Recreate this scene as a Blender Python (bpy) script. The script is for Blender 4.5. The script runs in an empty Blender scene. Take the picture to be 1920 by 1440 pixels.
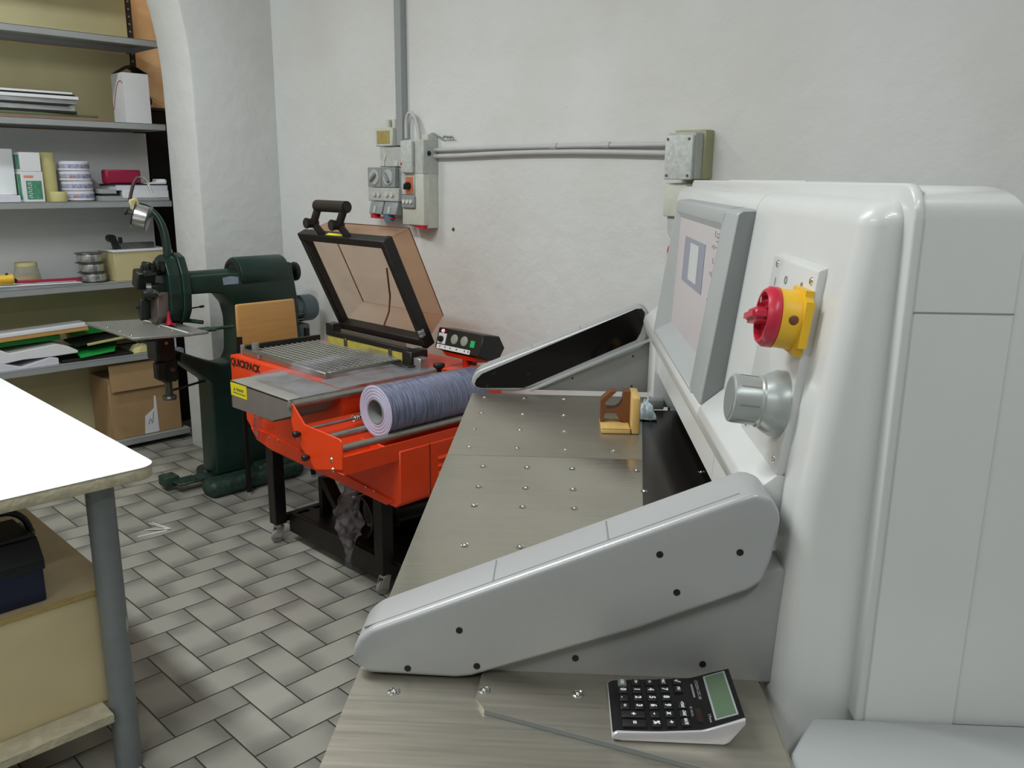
import bpy, bmesh, math, random
from mathutils import Vector, Matrix, noise as mnoise
random.seed(7)
PI = math.pi
R = math.radians
SC = bpy.context.scene
COL = SC.collection

# ------------------------------------------------------------------ camera, world, lights, exposure
EYE = Vector((0.0, 0.0, 1.55))
cam_d = bpy.data.cameras.new('camera')
cam_d.sensor_fit = 'HORIZONTAL'
cam_d.sensor_width = 36.0
cam_d.lens = 36.0 * 1597.5 / 1920.0
cam_d.clip_start = 0.05
cam = bpy.data.objects.new('camera', cam_d)
COL.objects.link(cam)
_p, _r, _y = 0.2375093, 0.00995963, 0.79751697
def _g(x, y, z):
    return Vector((x * math.cos(_y) + y * math.sin(_y), -x * math.sin(_y) + y * math.cos(_y), z))
_f = Vector((0, math.cos(_p), -math.sin(_p)))
_x = Vector((1, 0, 0))
_u = _x.cross(_f)
_cx = _g(*(math.cos(_r) * _x + math.sin(_r) * _u))
_cu = _g(*(-math.sin(_r) * _x + math.cos(_r) * _u))
_cf = _g(*_f)
_m = Matrix((_cx, _cu, -_cf)).transposed().to_4x4()
_m.translation = EYE
cam.matrix_world = _m
SC.camera = cam

world = bpy.data.worlds.new('world')
SC.world = world
world.use_nodes = True
world.node_tree.nodes['Background'].inputs[0].default_value = (0.80, 0.86, 0.88, 1)
world.node_tree.nodes['Background'].inputs[1].default_value = 0.05

def tube_light(name, loc, sx, sy, power, color=(0.955, 0.99, 1.0), rz=0.0):
    d = bpy.data.lights.new(name, 'AREA')
    d.shape = 'RECTANGLE'
    d.size, d.size_y = sx, sy
    d.energy = power
    d.color = color
    o = bpy.data.objects.new(name, d)
    COL.objects.link(o)
    o.location = loc
    o.rotation_euler = (0, 0, rz)
    return o
tube_light('fluorescent_tube_over_table', (0.30, 2.1, 3.05), 0.16, 1.5, 70)
tube_light('fill_light_near_side', (0.1, -0.7, 3.05), 1.4, 0.16, 30)  # unseen fill light behind the camera, added to brighten the near sides
tube_light('fill_light_behind', (-1.6, 0.9, 3.05), 0.16, 1.5, 36)  # second unseen fill, added behind and left of the camera
tube_light('fluorescent_tube_by_shelving', (0.4, 4.02, 3.3), 1.5, 0.16, 40)
tube_light('warm_lamp_far_room', (2.0, 5.0, 3.9), 0.3, 0.3, 20, (1.0, 0.86, 0.68))

SC.view_settings.view_transform = 'Standard'
SC.view_settings.look = 'None'
SC.view_settings.gamma = 1.0
SC.view_settings.use_curve_mapping = False
SC.view_settings.exposure = -0.36
SC.cycles.max_bounces = 8
SC.cycles.transparent_max_bounces = 16
SC.cycles.use_denoising = True

# ------------------------------------------------------------------ materials
def lin(c):
    if isinstance(c, str):
        c = c.lstrip('#')
        c = [int(c[i:i + 2], 16) / 255 for i in (0, 2, 4)]
    return tuple((v / 12.92 if v <= 0.04045 else ((v + 0.055) / 1.055) ** 2.4) for v in c) + (1.0,)

def _new(name):
    m = bpy.data.materials.new(name)
    m.use_nodes = True
    nt = m.node_tree
    return m, nt, nt.nodes['Principled BSDF']

def mat(name, c, rough=0.5, metal=0.0, var=0.06, scale=14.0, bump=0.0, bscale=60.0, stretch=None, spec=0.5, coat=0.0):
    """paint / plastic / metal whose colour wanders a little with object-space noise"""
    m, nt, b = _new(name)
    c = lin(c)
    tc = nt.nodes.new('ShaderNodeTexCoord')
    vec = tc.outputs['Object']
    if stretch:
        mp = nt.nodes.new('ShaderNodeMapping')
        mp.inputs['Scale'].default_value = stretch
        nt.links.new(vec, mp.inputs['Vector'])
        vec = mp.outputs['Vector']
    n = nt.nodes.new('ShaderNodeTexNoise')
    n.inputs['Scale'].default_value = scale
    n.inputs['Detail'].default_value = 4
    nt.links.new(vec, n.inputs['Vector'])
    r = nt.nodes.new('ShaderNodeValToRGB')
    r.color_ramp.elements[0].position = 0.3
    r.color_ramp.elements[1].position = 0.7
    r.color_ramp.elements[0].color = tuple(max(0, v * (1 - var)) for v in c[:3]) + (1,)
    r.color_ramp.elements[1].color = tuple(min(1, v * (1 + var)) for v in c[:3]) + (1,)
    nt.links.new(n.outputs['Fac'], r.inputs['Fac'])
    nt.links.new(r.outputs['Color'], b.inputs['Base Color'])
    b.inputs['Roughness'].default_value = rough
    b.inputs['Metallic'].default_value = metal
    b.inputs['Specular IOR Level'].default_value = spec
    b.inputs['Coat Weight'].default_value = coat
    if bump > 0:
        n2 = nt.nodes.new('ShaderNodeTexNoise')
        n2.inputs['Scale'].default_value = bscale
        n2.inputs['Detail'].default_value = 3
        nt.links.new(vec, n2.inputs['Vector'])
        bp = nt.nodes.new('ShaderNodeBump')
        bp.inputs['Strength'].default_value = bump
        bp.inputs['Distance'].default_value = 0.01
        nt.links.new(n2.outputs['Fac'], bp.inputs['Height'])
        nt.links.new(bp.outputs['Normal'], b.inputs['Normal'])
    return m

def emit(name, c, s):
    m, nt, b = _new(name)
    b.inputs['Base Color'].default_value = lin(c)
    b.inputs['Emission Color'].default_value = lin(c)
    b.inputs['Emission Strength'].default_value = s
    return m

def sheer(name, tint, gloss, fac, rough=0.15, wrinkle=0.0, wscale=20.0):
    """thin see-through plastic: tinted transparency with some surface reflection"""
    m, nt, b = _new(name)
    tr = nt.nodes.new('ShaderNodeBsdfTransparent')
    tr.inputs['Color'].default_value = lin(tint)
    b.inputs['Base Color'].default_value = lin(gloss)
    b.inputs['Roughness'].default_value = rough
    mx = nt.nodes.new('ShaderNodeMixShader')
    n = nt.nodes.new('ShaderNodeTexNoise')
    n.inputs['Scale'].default_value = wscale
    n.inputs['Detail'].default_value = 5
    tc = nt.nodes.new('ShaderNodeTexCoord')
    nt.links.new(tc.outputs['Object'], n.inputs['Vector'])
    mr = nt.nodes.new('ShaderNodeMapRange')
    mr.inputs['From Min'].default_value = 0.3
    mr.inputs['From Max'].default_value = 0.7
    mr.inputs['To Min'].default_value = max(0, fac * (1 - wrinkle))
    mr.inputs['To Max'].default_value = min(1, fac * (1 + wrinkle))
    nt.links.new(n.outputs['Fac'], mr.inputs['Value'])
    nt.links.new(mr.outputs['Result'], mx.inputs['Fac'])
    nt.links.new(tr.outputs[0], mx.inputs[1])
    nt.links.new(b.outputs[0], mx.inputs[2])
    nt.links.new(mx.outputs[0], nt.nodes['Material Output'].inputs['Surface'])
    if wrinkle > 0:
        bp = nt.nodes.new('ShaderNodeBump')
        bp.inputs['Strength'].default_value = 0.5
        bp.inputs['Distance'].default_value = 0.01
        nt.links.new(n.outputs['Fac'], bp.inputs['Height'])
        nt.links.new(bp.outputs['Normal'], b.inputs['Normal'])
    return m

def tile_floor():
    """90-degree herringbone of 2:1 stoneware tiles, each printed darker towards its two ends"""
    m, nt, b = _new('herringbone_tiles')
    N, L = nt.nodes.new, nt.links.new
    def math_(op, a, bb=None, c=None):
        n = N('ShaderNodeMath')
        n.operation = op
        for i, v in enumerate((a, bb, c)):
            if v is None:
                continue
            if isinstance(v, (int, float)):
                n.inputs[i].default_value = v
            else:
                L(v, n.inputs[i])
        return n.outputs[0]
    geo = N('ShaderNodeNewGeometry')
    sep = N('ShaderNodeSeparateXYZ')
    L(geo.outputs['Position'], sep.inputs[0])
    w = 0.11649
    i = math_('DIVIDE', math_('SUBTRACT', sep.outputs['X'], 1.0828), w)
    j = math_('DIVIDE', math_('SUBTRACT', 2.7306, sep.outputs['Y']), w)
    fi0, fj0 = math_('FLOOR', i), math_('FLOOR', j)
    fi, fj = math_('SUBTRACT', i, fi0), math_('SUBTRACT', j, fj0)
    s = math_('FLOORED_MODULO', math_('ADD', fi0, fj0), 4.0)
    isA = math_('GREATER_THAN', s, 1.5)
    second = math_('ADD', math_('COMPARE', s, 1.0, 0.1), math_('COMPARE', s, 3.0, 0.1))
    def mixv(f, a, bb):
        return math_('ADD', math_('MULTIPLY', f, a), math_('MULTIPLY', math_('SUBTRACT', 1.0, f), bb))
    lu = math_('ADD', mixv(isA, fi, fj), second)
    lv = mixv(isA, fj, fi)
    edge = math_('MINIMUM', math_('MINIMUM', lu, math_('SUBTRACT', 2.0, lu)), math_('MINIMUM', lv, math_('SUBTRACT', 1.0, lv)))
    grout = math_('LESS_THAN', edge, 0.022)
    # tile id for a random tint
    ida = math_('SUBTRACT', fi0, math_('MULTIPLY', isA, second))
    idb = math_('SUBTRACT', fj0, math_('MULTIPLY', math_('SUBTRACT', 1.0, isA), second))
    cmb = N('ShaderNodeCombineXYZ')
    L(ida, cmb.inputs[0]); L(idb, cmb.inputs[1])
    wn = N('ShaderNodeTexWhiteNoise')
    wn.noise_dimensions = '3D'
    L(cmb.outputs[0], wn.inputs['Vector'])
    nz = N('ShaderNodeTexNoise')
    nz.inputs['Scale'].default_value = 6.0
    nz.inputs['Detail'].default_value = 3
    L(geo.outputs['Position'], nz.inputs['Vector'])
    fine = N('ShaderNodeTexNoise')
    fine.inputs['Scale'].default_value = 180.0
    L(geo.outputs['Position'], fine.inputs['Vector'])
    endd = math_('MINIMUM', lu, math_('SUBTRACT', 2.0, lu))
    endd = math_('ADD', endd, math_('MULTIPLY', math_('SUBTRACT', nz.outputs['Fac'], 0.5), 0.9))
    mr = N('ShaderNodeMapRange')
    mr.interpolation_type = 'SMOOTHSTEP'
    mr.inputs['From Min'].default_value = 0.0
    mr.inputs['From Max'].default_value = 0.75
    L(endd, mr.inputs['Value'])
    ramp = N('ShaderNodeValToRGB')
    ramp.color_ramp.elements[0].color = lin('#7b7b75')
    ramp.color_ramp.elements[1].color = lin('#9b9b92')
    L(mr.outputs['Result'], ramp.inputs['Fac'])
    hsv = N('ShaderNodeHueSaturation')
    val = math_('ADD', 0.93, math_('ADD', math_('MULTIPLY', wn.outputs['Value'], 0.08), math_('MULTIPLY', fine.outputs['Fac'], 0.08)))
    L(val, hsv.inputs['Value'])
    L(ramp.outputs['Color'], hsv.inputs['Color'])
    mx = N('ShaderNodeMix')
    mx.data_type = 'RGBA'
    L(grout, mx.inputs['Factor'])
    L(hsv.outputs['Color'], mx.inputs['A'])
    mx.inputs['B'].default_value = lin('#36342d')
    L(mx.outputs['Result'], b.inputs['Base Color'])
    b.inputs['Roughness'].default_value = 0.42
    bp = N('ShaderNodeBump')
    bp.inputs['Strength'].default_value = 0.35
    bp.inputs['Distance'].default_value = 0.004
    L(math_('MINIMUM', math_('MULTIPLY', edge, 20.0), 1.0), bp.inputs['Height'])
    L(bp.outputs['Normal'], b.inputs['Normal'])
    return m

def plaster(name, c, stain='#c2bfb4', amount=0.5):
    m, nt, b = _new(name)
    tc = nt.nodes.new('ShaderNodeNewGeometry')
    n = nt.nodes.new('ShaderNodeTexNoise')
    n.inputs['Scale'].default_value = 1.3
    n.inputs['Detail'].default_value = 6
    nt.links.new(tc.outputs['Position'], n.inputs['Vector'])
    r = nt.nodes.new('ShaderNodeValToRGB')
    r.color_ramp.elements[0].position = 0.48
    r.color_ramp.elements[1].position = 0.80
    a, s = lin(c), lin(stain)
    r.color_ramp.elements[0].color = a
    r.color_ramp.elements[1].color = tuple(a[k] * (1 - amount) + s[k] * amount for k in range(3)) + (1,)
    nt.links.new(n.outputs['Fac'], r.inputs['Fac'])
    nt.links.new(r.outputs['Color'], b.inputs['Base Color'])
    b.inputs['Roughness'].default_value = 0.85
    b.inputs['Specular IOR Level'].default_value = 0.25
    n2 = nt.nodes.new('ShaderNodeTexNoise')
    n2.inputs['Scale'].default_value = 9.0
    n2.inputs['Detail'].default_value = 7
    nt.links.new(tc.outputs['Position'], n2.inputs['Vector'])
    bp = nt.nodes.new('ShaderNodeBump')
    bp.inputs['Strength'].default_value = 0.28
    bp.inputs['Distance'].default_value = 0.03
    nt.links.new(n2.outputs['Fac'], bp.inputs['Height'])
    nt.links.new(bp.outputs['Normal'], b.inputs['Normal'])
    return m

def steel_plate(name='ground_steel', r0=0.09, r1=0.24):
    """ground steel table: fine grinding streaks across the table and dull stains"""
    m, nt, b = _new(name)
    N, L = nt.nodes.new, nt.links.new
    tc = N('ShaderNodeTexCoord')
    mp = N('ShaderNodeMapping')
    mp.inputs['Scale'].default_value = (2.2, 60.0, 1.0)
    L(tc.outputs['Object'], mp.inputs['Vector'])
    n = N('ShaderNodeTexNoise')
    n.inputs['Scale'].default_value = 3.0
    n.inputs['Detail'].default_value = 5
    L(mp.outputs['Vector'], n.inputs['Vector'])
    n2 = N('ShaderNodeTexNoise')
    n2.inputs['Scale'].default_value = 4.0
    n2.inputs['Detail'].default_value = 4
    L(tc.outputs['Object'], n2.inputs['Vector'])
    r = N('ShaderNodeValToRGB')
    r.color_ramp.elements[0].position = 0.25
    r.color_ramp.elements[1].position = 0.75
    r.color_ramp.elements[0].color = lin('#b8b2a4')
    r.color_ramp.elements[1].color = lin('#cbc6b8')
    L(n2.outputs['Fac'], r.inputs['Fac'])
    mx = N('ShaderNodeMix')
    mx.data_type = 'RGBA'
    mx.blend_type = 'MULTIPLY'
    mx.inputs['Factor'].default_value = 0.22
    L(r.outputs['Color'], mx.inputs['A'])
    L(n.outputs['Fac'], mx.inputs['B'])
    L(mx.outputs['Result'], b.inputs['Base Color'])
    b.inputs['Metallic'].default_value = 0.9
    mr = N('ShaderNodeMapRange')
    mr.inputs['To Min'].default_value = r0
    mr.inputs['To Max'].default_value = r1
    L(n.outputs['Fac'], mr.inputs['Value'])
    L(mr.outputs['Result'], b.inputs['Roughness'])
    bp = N('ShaderNodeBump')
    bp.inputs['Strength'].default_value = 0.05
    bp.inputs['Distance'].default_value = 0.002
    L(n.outputs['Fac'], bp.inputs['Height'])
    L(bp.outputs['Normal'], b.inputs['Normal'])
    return m

def mesh_grid_mat():
    """open crimped wire cloth: light wires over dark gaps"""
    return mat('galvanised_wire', '#bdbdb2', 0.4, 0.3)

M = {}
M['floor'] = tile_floor()
M['wall'] = plaster('white_plaster', '#dadcda')
M['peach'] = plaster('peach_plaster', '#e8c49b', '#d9b286', 0.4)
M['ceil'] = plaster('ceiling_plaster', '#dcdcd8')
M['steel'] = steel_plate()
M['steeldull'] = steel_plate('dull_ground_steel', 0.32, 0.46)
M['chrome'] = mat('chrome', '#d8d8d8', 0.12, 1.0, 0.02)
M['silverwire'] = mat('silver_wire', '#c4c4c2', 0.30, 0.85, 0.1, 60, stretch=(1, 1, 12))
M['bonnet'] = mat('brownish_steel_plate', '#6f6660', 0.4, 0.4, 0.12, 20)
M['wire'] = mesh_grid_mat()
M['zinc'] = mat('brushed_zinc', '#9b9a92', 0.34, 0.85, 0.1, 20, stretch=(1, 8, 8))
M['roller'] = mat('roller_steel', '#a3a196', 0.36, 0.8, 0.08, 30)
M['cover'] = mat('cream_grey_enamel', '#d2d4d2', 0.32, 0, 0.012, 10, 0.03, 500, coat=0.2)
M['cover_side'] = M['cover']
M['armgrey'] = mat('silver_grey_plastic', '#a9abab', 0.34, 0.15, 0.015, 10, 0.05, 700)
M['plategrey'] = mat('grey_sheet_metal', '#8d8e8c', 0.45, 0.1, 0.03)
M['panelgrey'] = mat('blue_grey_plastic', '#a3a8a8', 0.42, 0, 0.02)
M['paneldark'] = mat('dark_grey_plastic', '#7f8483', 0.5, 0, 0.02)
M['keypad'] = mat('lilac_grey_foil', '#bfb9bb', 0.4, 0, 0.01)
M['lcdframe'] = mat('slate_blue_foil', '#8a8f9c', 0.4, 0, 0.02)
M['lcd'] = mat('pale_display_glass', '#c3c6c8', 0.2, 0, 0.02)
M['print'] = mat('grey_print', '#8f8f8d', 0.6, 0, 0.02)
M['black'] = mat('black_plastic', '#131313', 0.4, 0, 0.1)
M['blackgloss'] = mat('black_sensor_glass', '#0d0b0b', 0.10, 0, 0.1, spec=0.3)
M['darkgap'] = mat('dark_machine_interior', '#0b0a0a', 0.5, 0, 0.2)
M['red'] = mat('signal_red_plastic', '#c0283f', 0.35, 0, 0.04)
M['yellow'] = mat('signal_yellow_plastic', '#e3b52a', 0.4, 0, 0.04)
M['knobgrey'] = mat('anodised_knob', '#a2a8a6', 0.33, 0.25, 0.03)
M['basegrey'] = mat('mid_grey_enamel', '#a4a8a7', 0.42, 0, 0.02, 10, 0.03, 400)
M['orange'] = mat('orange_enamel', '#ee4412', 0.38, 0, 0.05, 8, 0.02, 200)
M['trayfront'] = mat('worn_grey_sheet', '#7d7873', 0.45, 0.2, 0.08, 12)
M['traytop'] = mat('brushed_tray_steel', '#aeada7', 0.38, 0.4, 0.08, 6, stretch=(1, 6, 1))
M['hoodblack'] = mat('black_painted_bar', '#25221f', 0.45, 0.2, 0.15, 20)
M['smoke'] = sheer('smoked_acrylic', '#f7ebe0', '#d2bfae', 0.11, 0.12)
M['film'] = sheer('clear_film', '#eeeef2', '#a9abb2', 0.24, 0.18, 0.95, 7.0)
M['scrap'] = sheer('crumpled_clear_film', '#d8d0d4', '#b9b4b8', 0.20, 0.1, 0.9, 30.0)
M['yfoam'] = mat('yellow_insulation', '#b9ac4c', 0.7, 0, 0.12, 30)
M['sticker'] = mat('yellow_sticker', '#e9dd12', 0.4, 0, 0.03)
M['ink'] = mat('black_ink', '#191513', 0.6, 0, 0.05)
M['inkgrey'] = mat('faded_ink', '#5a5a50', 0.6, 0, 0.05)
M['white'] = mat('white_plastic', '#d7d9d6', 0.45, 0, 0.02)
M['whiteprint'] = mat('white_print', '#dfe0e0', 0.5, 0, 0.02)
M['greenlamp'] = emit('green_lit_switch', '#129a55', 0.35)
M['redlamp'] = emit('pilot_lamp', '#f0a2ac', 0.9)
M['dial'] = mat('pale_dial', '#8f9786', 0.4, 0, 0.05)
M['legblack'] = mat('black_steel_tube', '#171312', 0.45, 0.2, 0.15)
M['castermetal'] = mat('caster_metal', '#b9b8b4', 0.3, 0.7, 0.05)
M['rubber'] = mat('grey_rubber', '#8d8a82', 0.6, 0, 0.1)
M['green'] = mat('dark_green_enamel', '#17312a', 0.33, 0, 0.18, 9, 0.05, 60)
M['greenworn'] = mat('chipped_green_casting', '#243d33', 0.5, 0, 0.5, 45, 0.15, 80)
M['oily'] = mat('oily_cast_iron', '#272d29', 0.4, 0.3, 0.3, 30)
M['gunmetal'] = mat('machined_steel', '#6f716d', 0.32, 0.8, 0.15, 25)
M['tablesteel'] = mat('stitching_table_steel', '#8d8f8a', 0.38, 0.35, 0.12, 10, stretch=(8, 1, 1))
M['bluegrey'] = mat('blue_grey_motor', '#566668', 0.45, 0.2, 0.08)
M['plate'] = mat('blue_nameplate', '#8fa3b5', 0.4, 0.3, 0.1, 60)
M['wood'] = mat('varnished_beech', '#c79a5c', 0.4, 0, 0.07, 6, stretch=(1, 1, 10))
M['woodlight'] = mat('pale_birch_block', '#d0ad6a', 0.4, 0, 0.07, 8, stretch=(10, 1, 1))
M['woodedge'] = mat('dark_stained_wood', '#6d4223', 0.5, 0, 0.15, 10)
M['ply'] = mat('birch_plywood', '#d9c99e', 0.6, 0, 0.06, 5, stretch=(1, 9, 1))
M['plytop'] = mat('dusty_plywood', '#c6b591', 0.65, 0, 0.08, 6)
M['plyedge'] = mat('plywood_edge', '#b59d62', 0.7, 0, 0.2, 40, stretch=(1, 1, 12))
M['laminate'] = mat('white_laminate', '#f0f3f2', 0.35, 0, 0.005)
M['rawedge'] = mat('grimy_board_edge', '#b3ac93', 0.8, 0, 0.18, 25, 0.3, 80)
M['pipe'] = mat('grey_painted_pipe', '#7b8182', 0.42, 0.1, 0.07, 20)
M['toolblue'] = mat('navy_steel_sheet', '#1c2440', 0.4, 0.1, 0.1)
M['toolblack'] = mat('dull_black_lid', '#191a20', 0.45, 0.1, 0.1)
M['shelfgrey'] = mat('grey_shelf_steel', '#9ea2a1', 0.45, 0.1, 0.03)
M['post'] = mat('brown_angle_iron', '#3e3633', 0.6, 0.2, 0.1)
M['hardboard'] = mat('olive_hardboard', '#c6bd92', 0.7, 0, 0.06, 5)
M['whiteboard'] = mat('white_back_board', '#d9dcdb', 0.5, 0, 0.015)
M['paper'] = mat('white_paper', '#e4e6e8', 0.7, 0, 0.015)
M['paperlilac'] = mat('lilac_white_paper', '#d6d6e0', 0.7, 0, 0.02)
M['papergrey'] = mat('grey_paper_edges', '#9fa3a3', 0.7, 0, 0.3, 60, stretch=(0.3, 0.3, 12))
M['greencard'] = mat('green_card', '#22a044', 0.55, 0, 0.04)
M['oldgreen'] = mat('olive_green_folder', '#5c6b48', 0.6, 0, 0.05)
M['brownboard'] = mat('brown_board', '#8d6f5c', 0.7, 0, 0.08)
M['blackcard'] = mat('black_card', '#1d1b1a', 0.6, 0, 0.1)
M['cardboard'] = mat('corrugated_cardboard', '#a98a62', 0.8, 0, 0.06, 8)
M['beigebox'] = mat('beige_cardboard', '#cbbf90', 0.75, 0, 0.04)
M['boxwhite'] = mat('white_carton', '#dfe0e2', 0.5, 0, 0.015)
M['boxgreen'] = mat('green_carton_print', '#4c8a6c', 0.5, 0, 0.25, 40)
M['tapeyellow'] = mat('yellowish_tape', '#c9c184', 0.5, 0, 0.06)
M['tapewhite'] = mat('white_wrap', '#dddde6', 0.5, 0, 0.06, 40)
M['tapeprint'] = mat('blue_grey_print', '#9a9db4', 0.5, 0, 0.5, 60)
M['orangeprint'] = mat('orange_print', '#dd8d76', 0.5, 0, 0.1)
M['crimson'] = mat('crimson_carton', '#9c1740', 0.55, 0, 0.06)
M['clear'] = sheer('clear_tub', '#f0f0e8', '#d8d8c8', 0.35, 0.15)
M['amber'] = mat('yellow_paste', '#d4b33e', 0.5, 0, 0.1)
M['filmviolet'] = mat('violet_film_roll', '#747993', 0.20, 0.0, 0.5, 9, 0.12, 30, stretch=(26, 2.0, 2.0), coat=0.5)
M['filmend'] = mat('film_roll_end', '#b9b7cf', 0.28, 0.0, 0.05)
M['core'] = mat('grey_card_core', '#8d8f8e', 0.6, 0, 0.04)
M['calcblack'] = mat('calculator_black', '#141315', 0.25, 0, 0.05)
M['calckey'] = mat('calculator_key', '#1c1b1d', 0.4, 0, 0.05)
M['calckeygrey'] = mat('calculator_grey_key', '#6d7470', 0.4, 0, 0.05)
M['calcsilver'] = mat('silver_plastic', '#c4c3c8', 0.28, 0.35, 0.03)
M['calclcd'] = mat('green_lcd', '#566a53', 0.25, 0, 0.03)
M['calclcdframe'] = mat('silver_lcd_frame', '#a9acae', 0.3, 0.3, 0.03)
M['solar'] = mat('brown_solar_cell', '#2b201c', 0.2, 0, 0.1)
M['swgrey'] = mat('grey_switchgear', '#8f9696', 0.5, 0, 0.06)
M['swlight'] = mat('pale_switchgear', '#b9bdb8', 0.55, 0, 0.10, 30)
M['swcream'] = mat('cream_switchgear', '#c9ccc0', 0.55, 0, 0.05, 30)
M['swspeck'] = mat('paint_flecked_cover', '#bfc5c0', 0.55, 0, 0.16, 70)
M['swgreen'] = mat('yellowed_back_box', '#a9a884', 0.6, 0, 0.1)
M['ochre'] = mat('ochre_window', '#a89a5c', 0.4, 0, 0.15, 50)
M['orangesw'] = mat('orange_switch_plate', '#c8714c', 0.5, 0, 0.1)
M['plugred'] = mat('red_plug', '#d01535', 0.4, 0, 0.05)
M['plugblue'] = mat('blue_plug', '#4c7893', 0.4, 0, 0.05)
M['conduit'] = mat('grey_conduit', '#9aa0a1', 0.45, 0, 0.03)
M['conduitwhite'] = mat('painted_conduit', '#bfc0bf', 0.5, 0, 0.03)
M['bedreflect'] = mat('bed_painted_reflection', '#393533', 0.22, 0.85, 0.15, 8, stretch=(2, 20, 1))  # base colour darkened to stand in for a reflection of the knife housing
M['cloth'] = mat('white_blue_cloth', '#c6d6e0', 0.8, 0, 0.45, 34)
M['fleck'] = mat('white_paper_strip', '#e6e8e4', 0.7, 0, 0.02)

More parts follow.
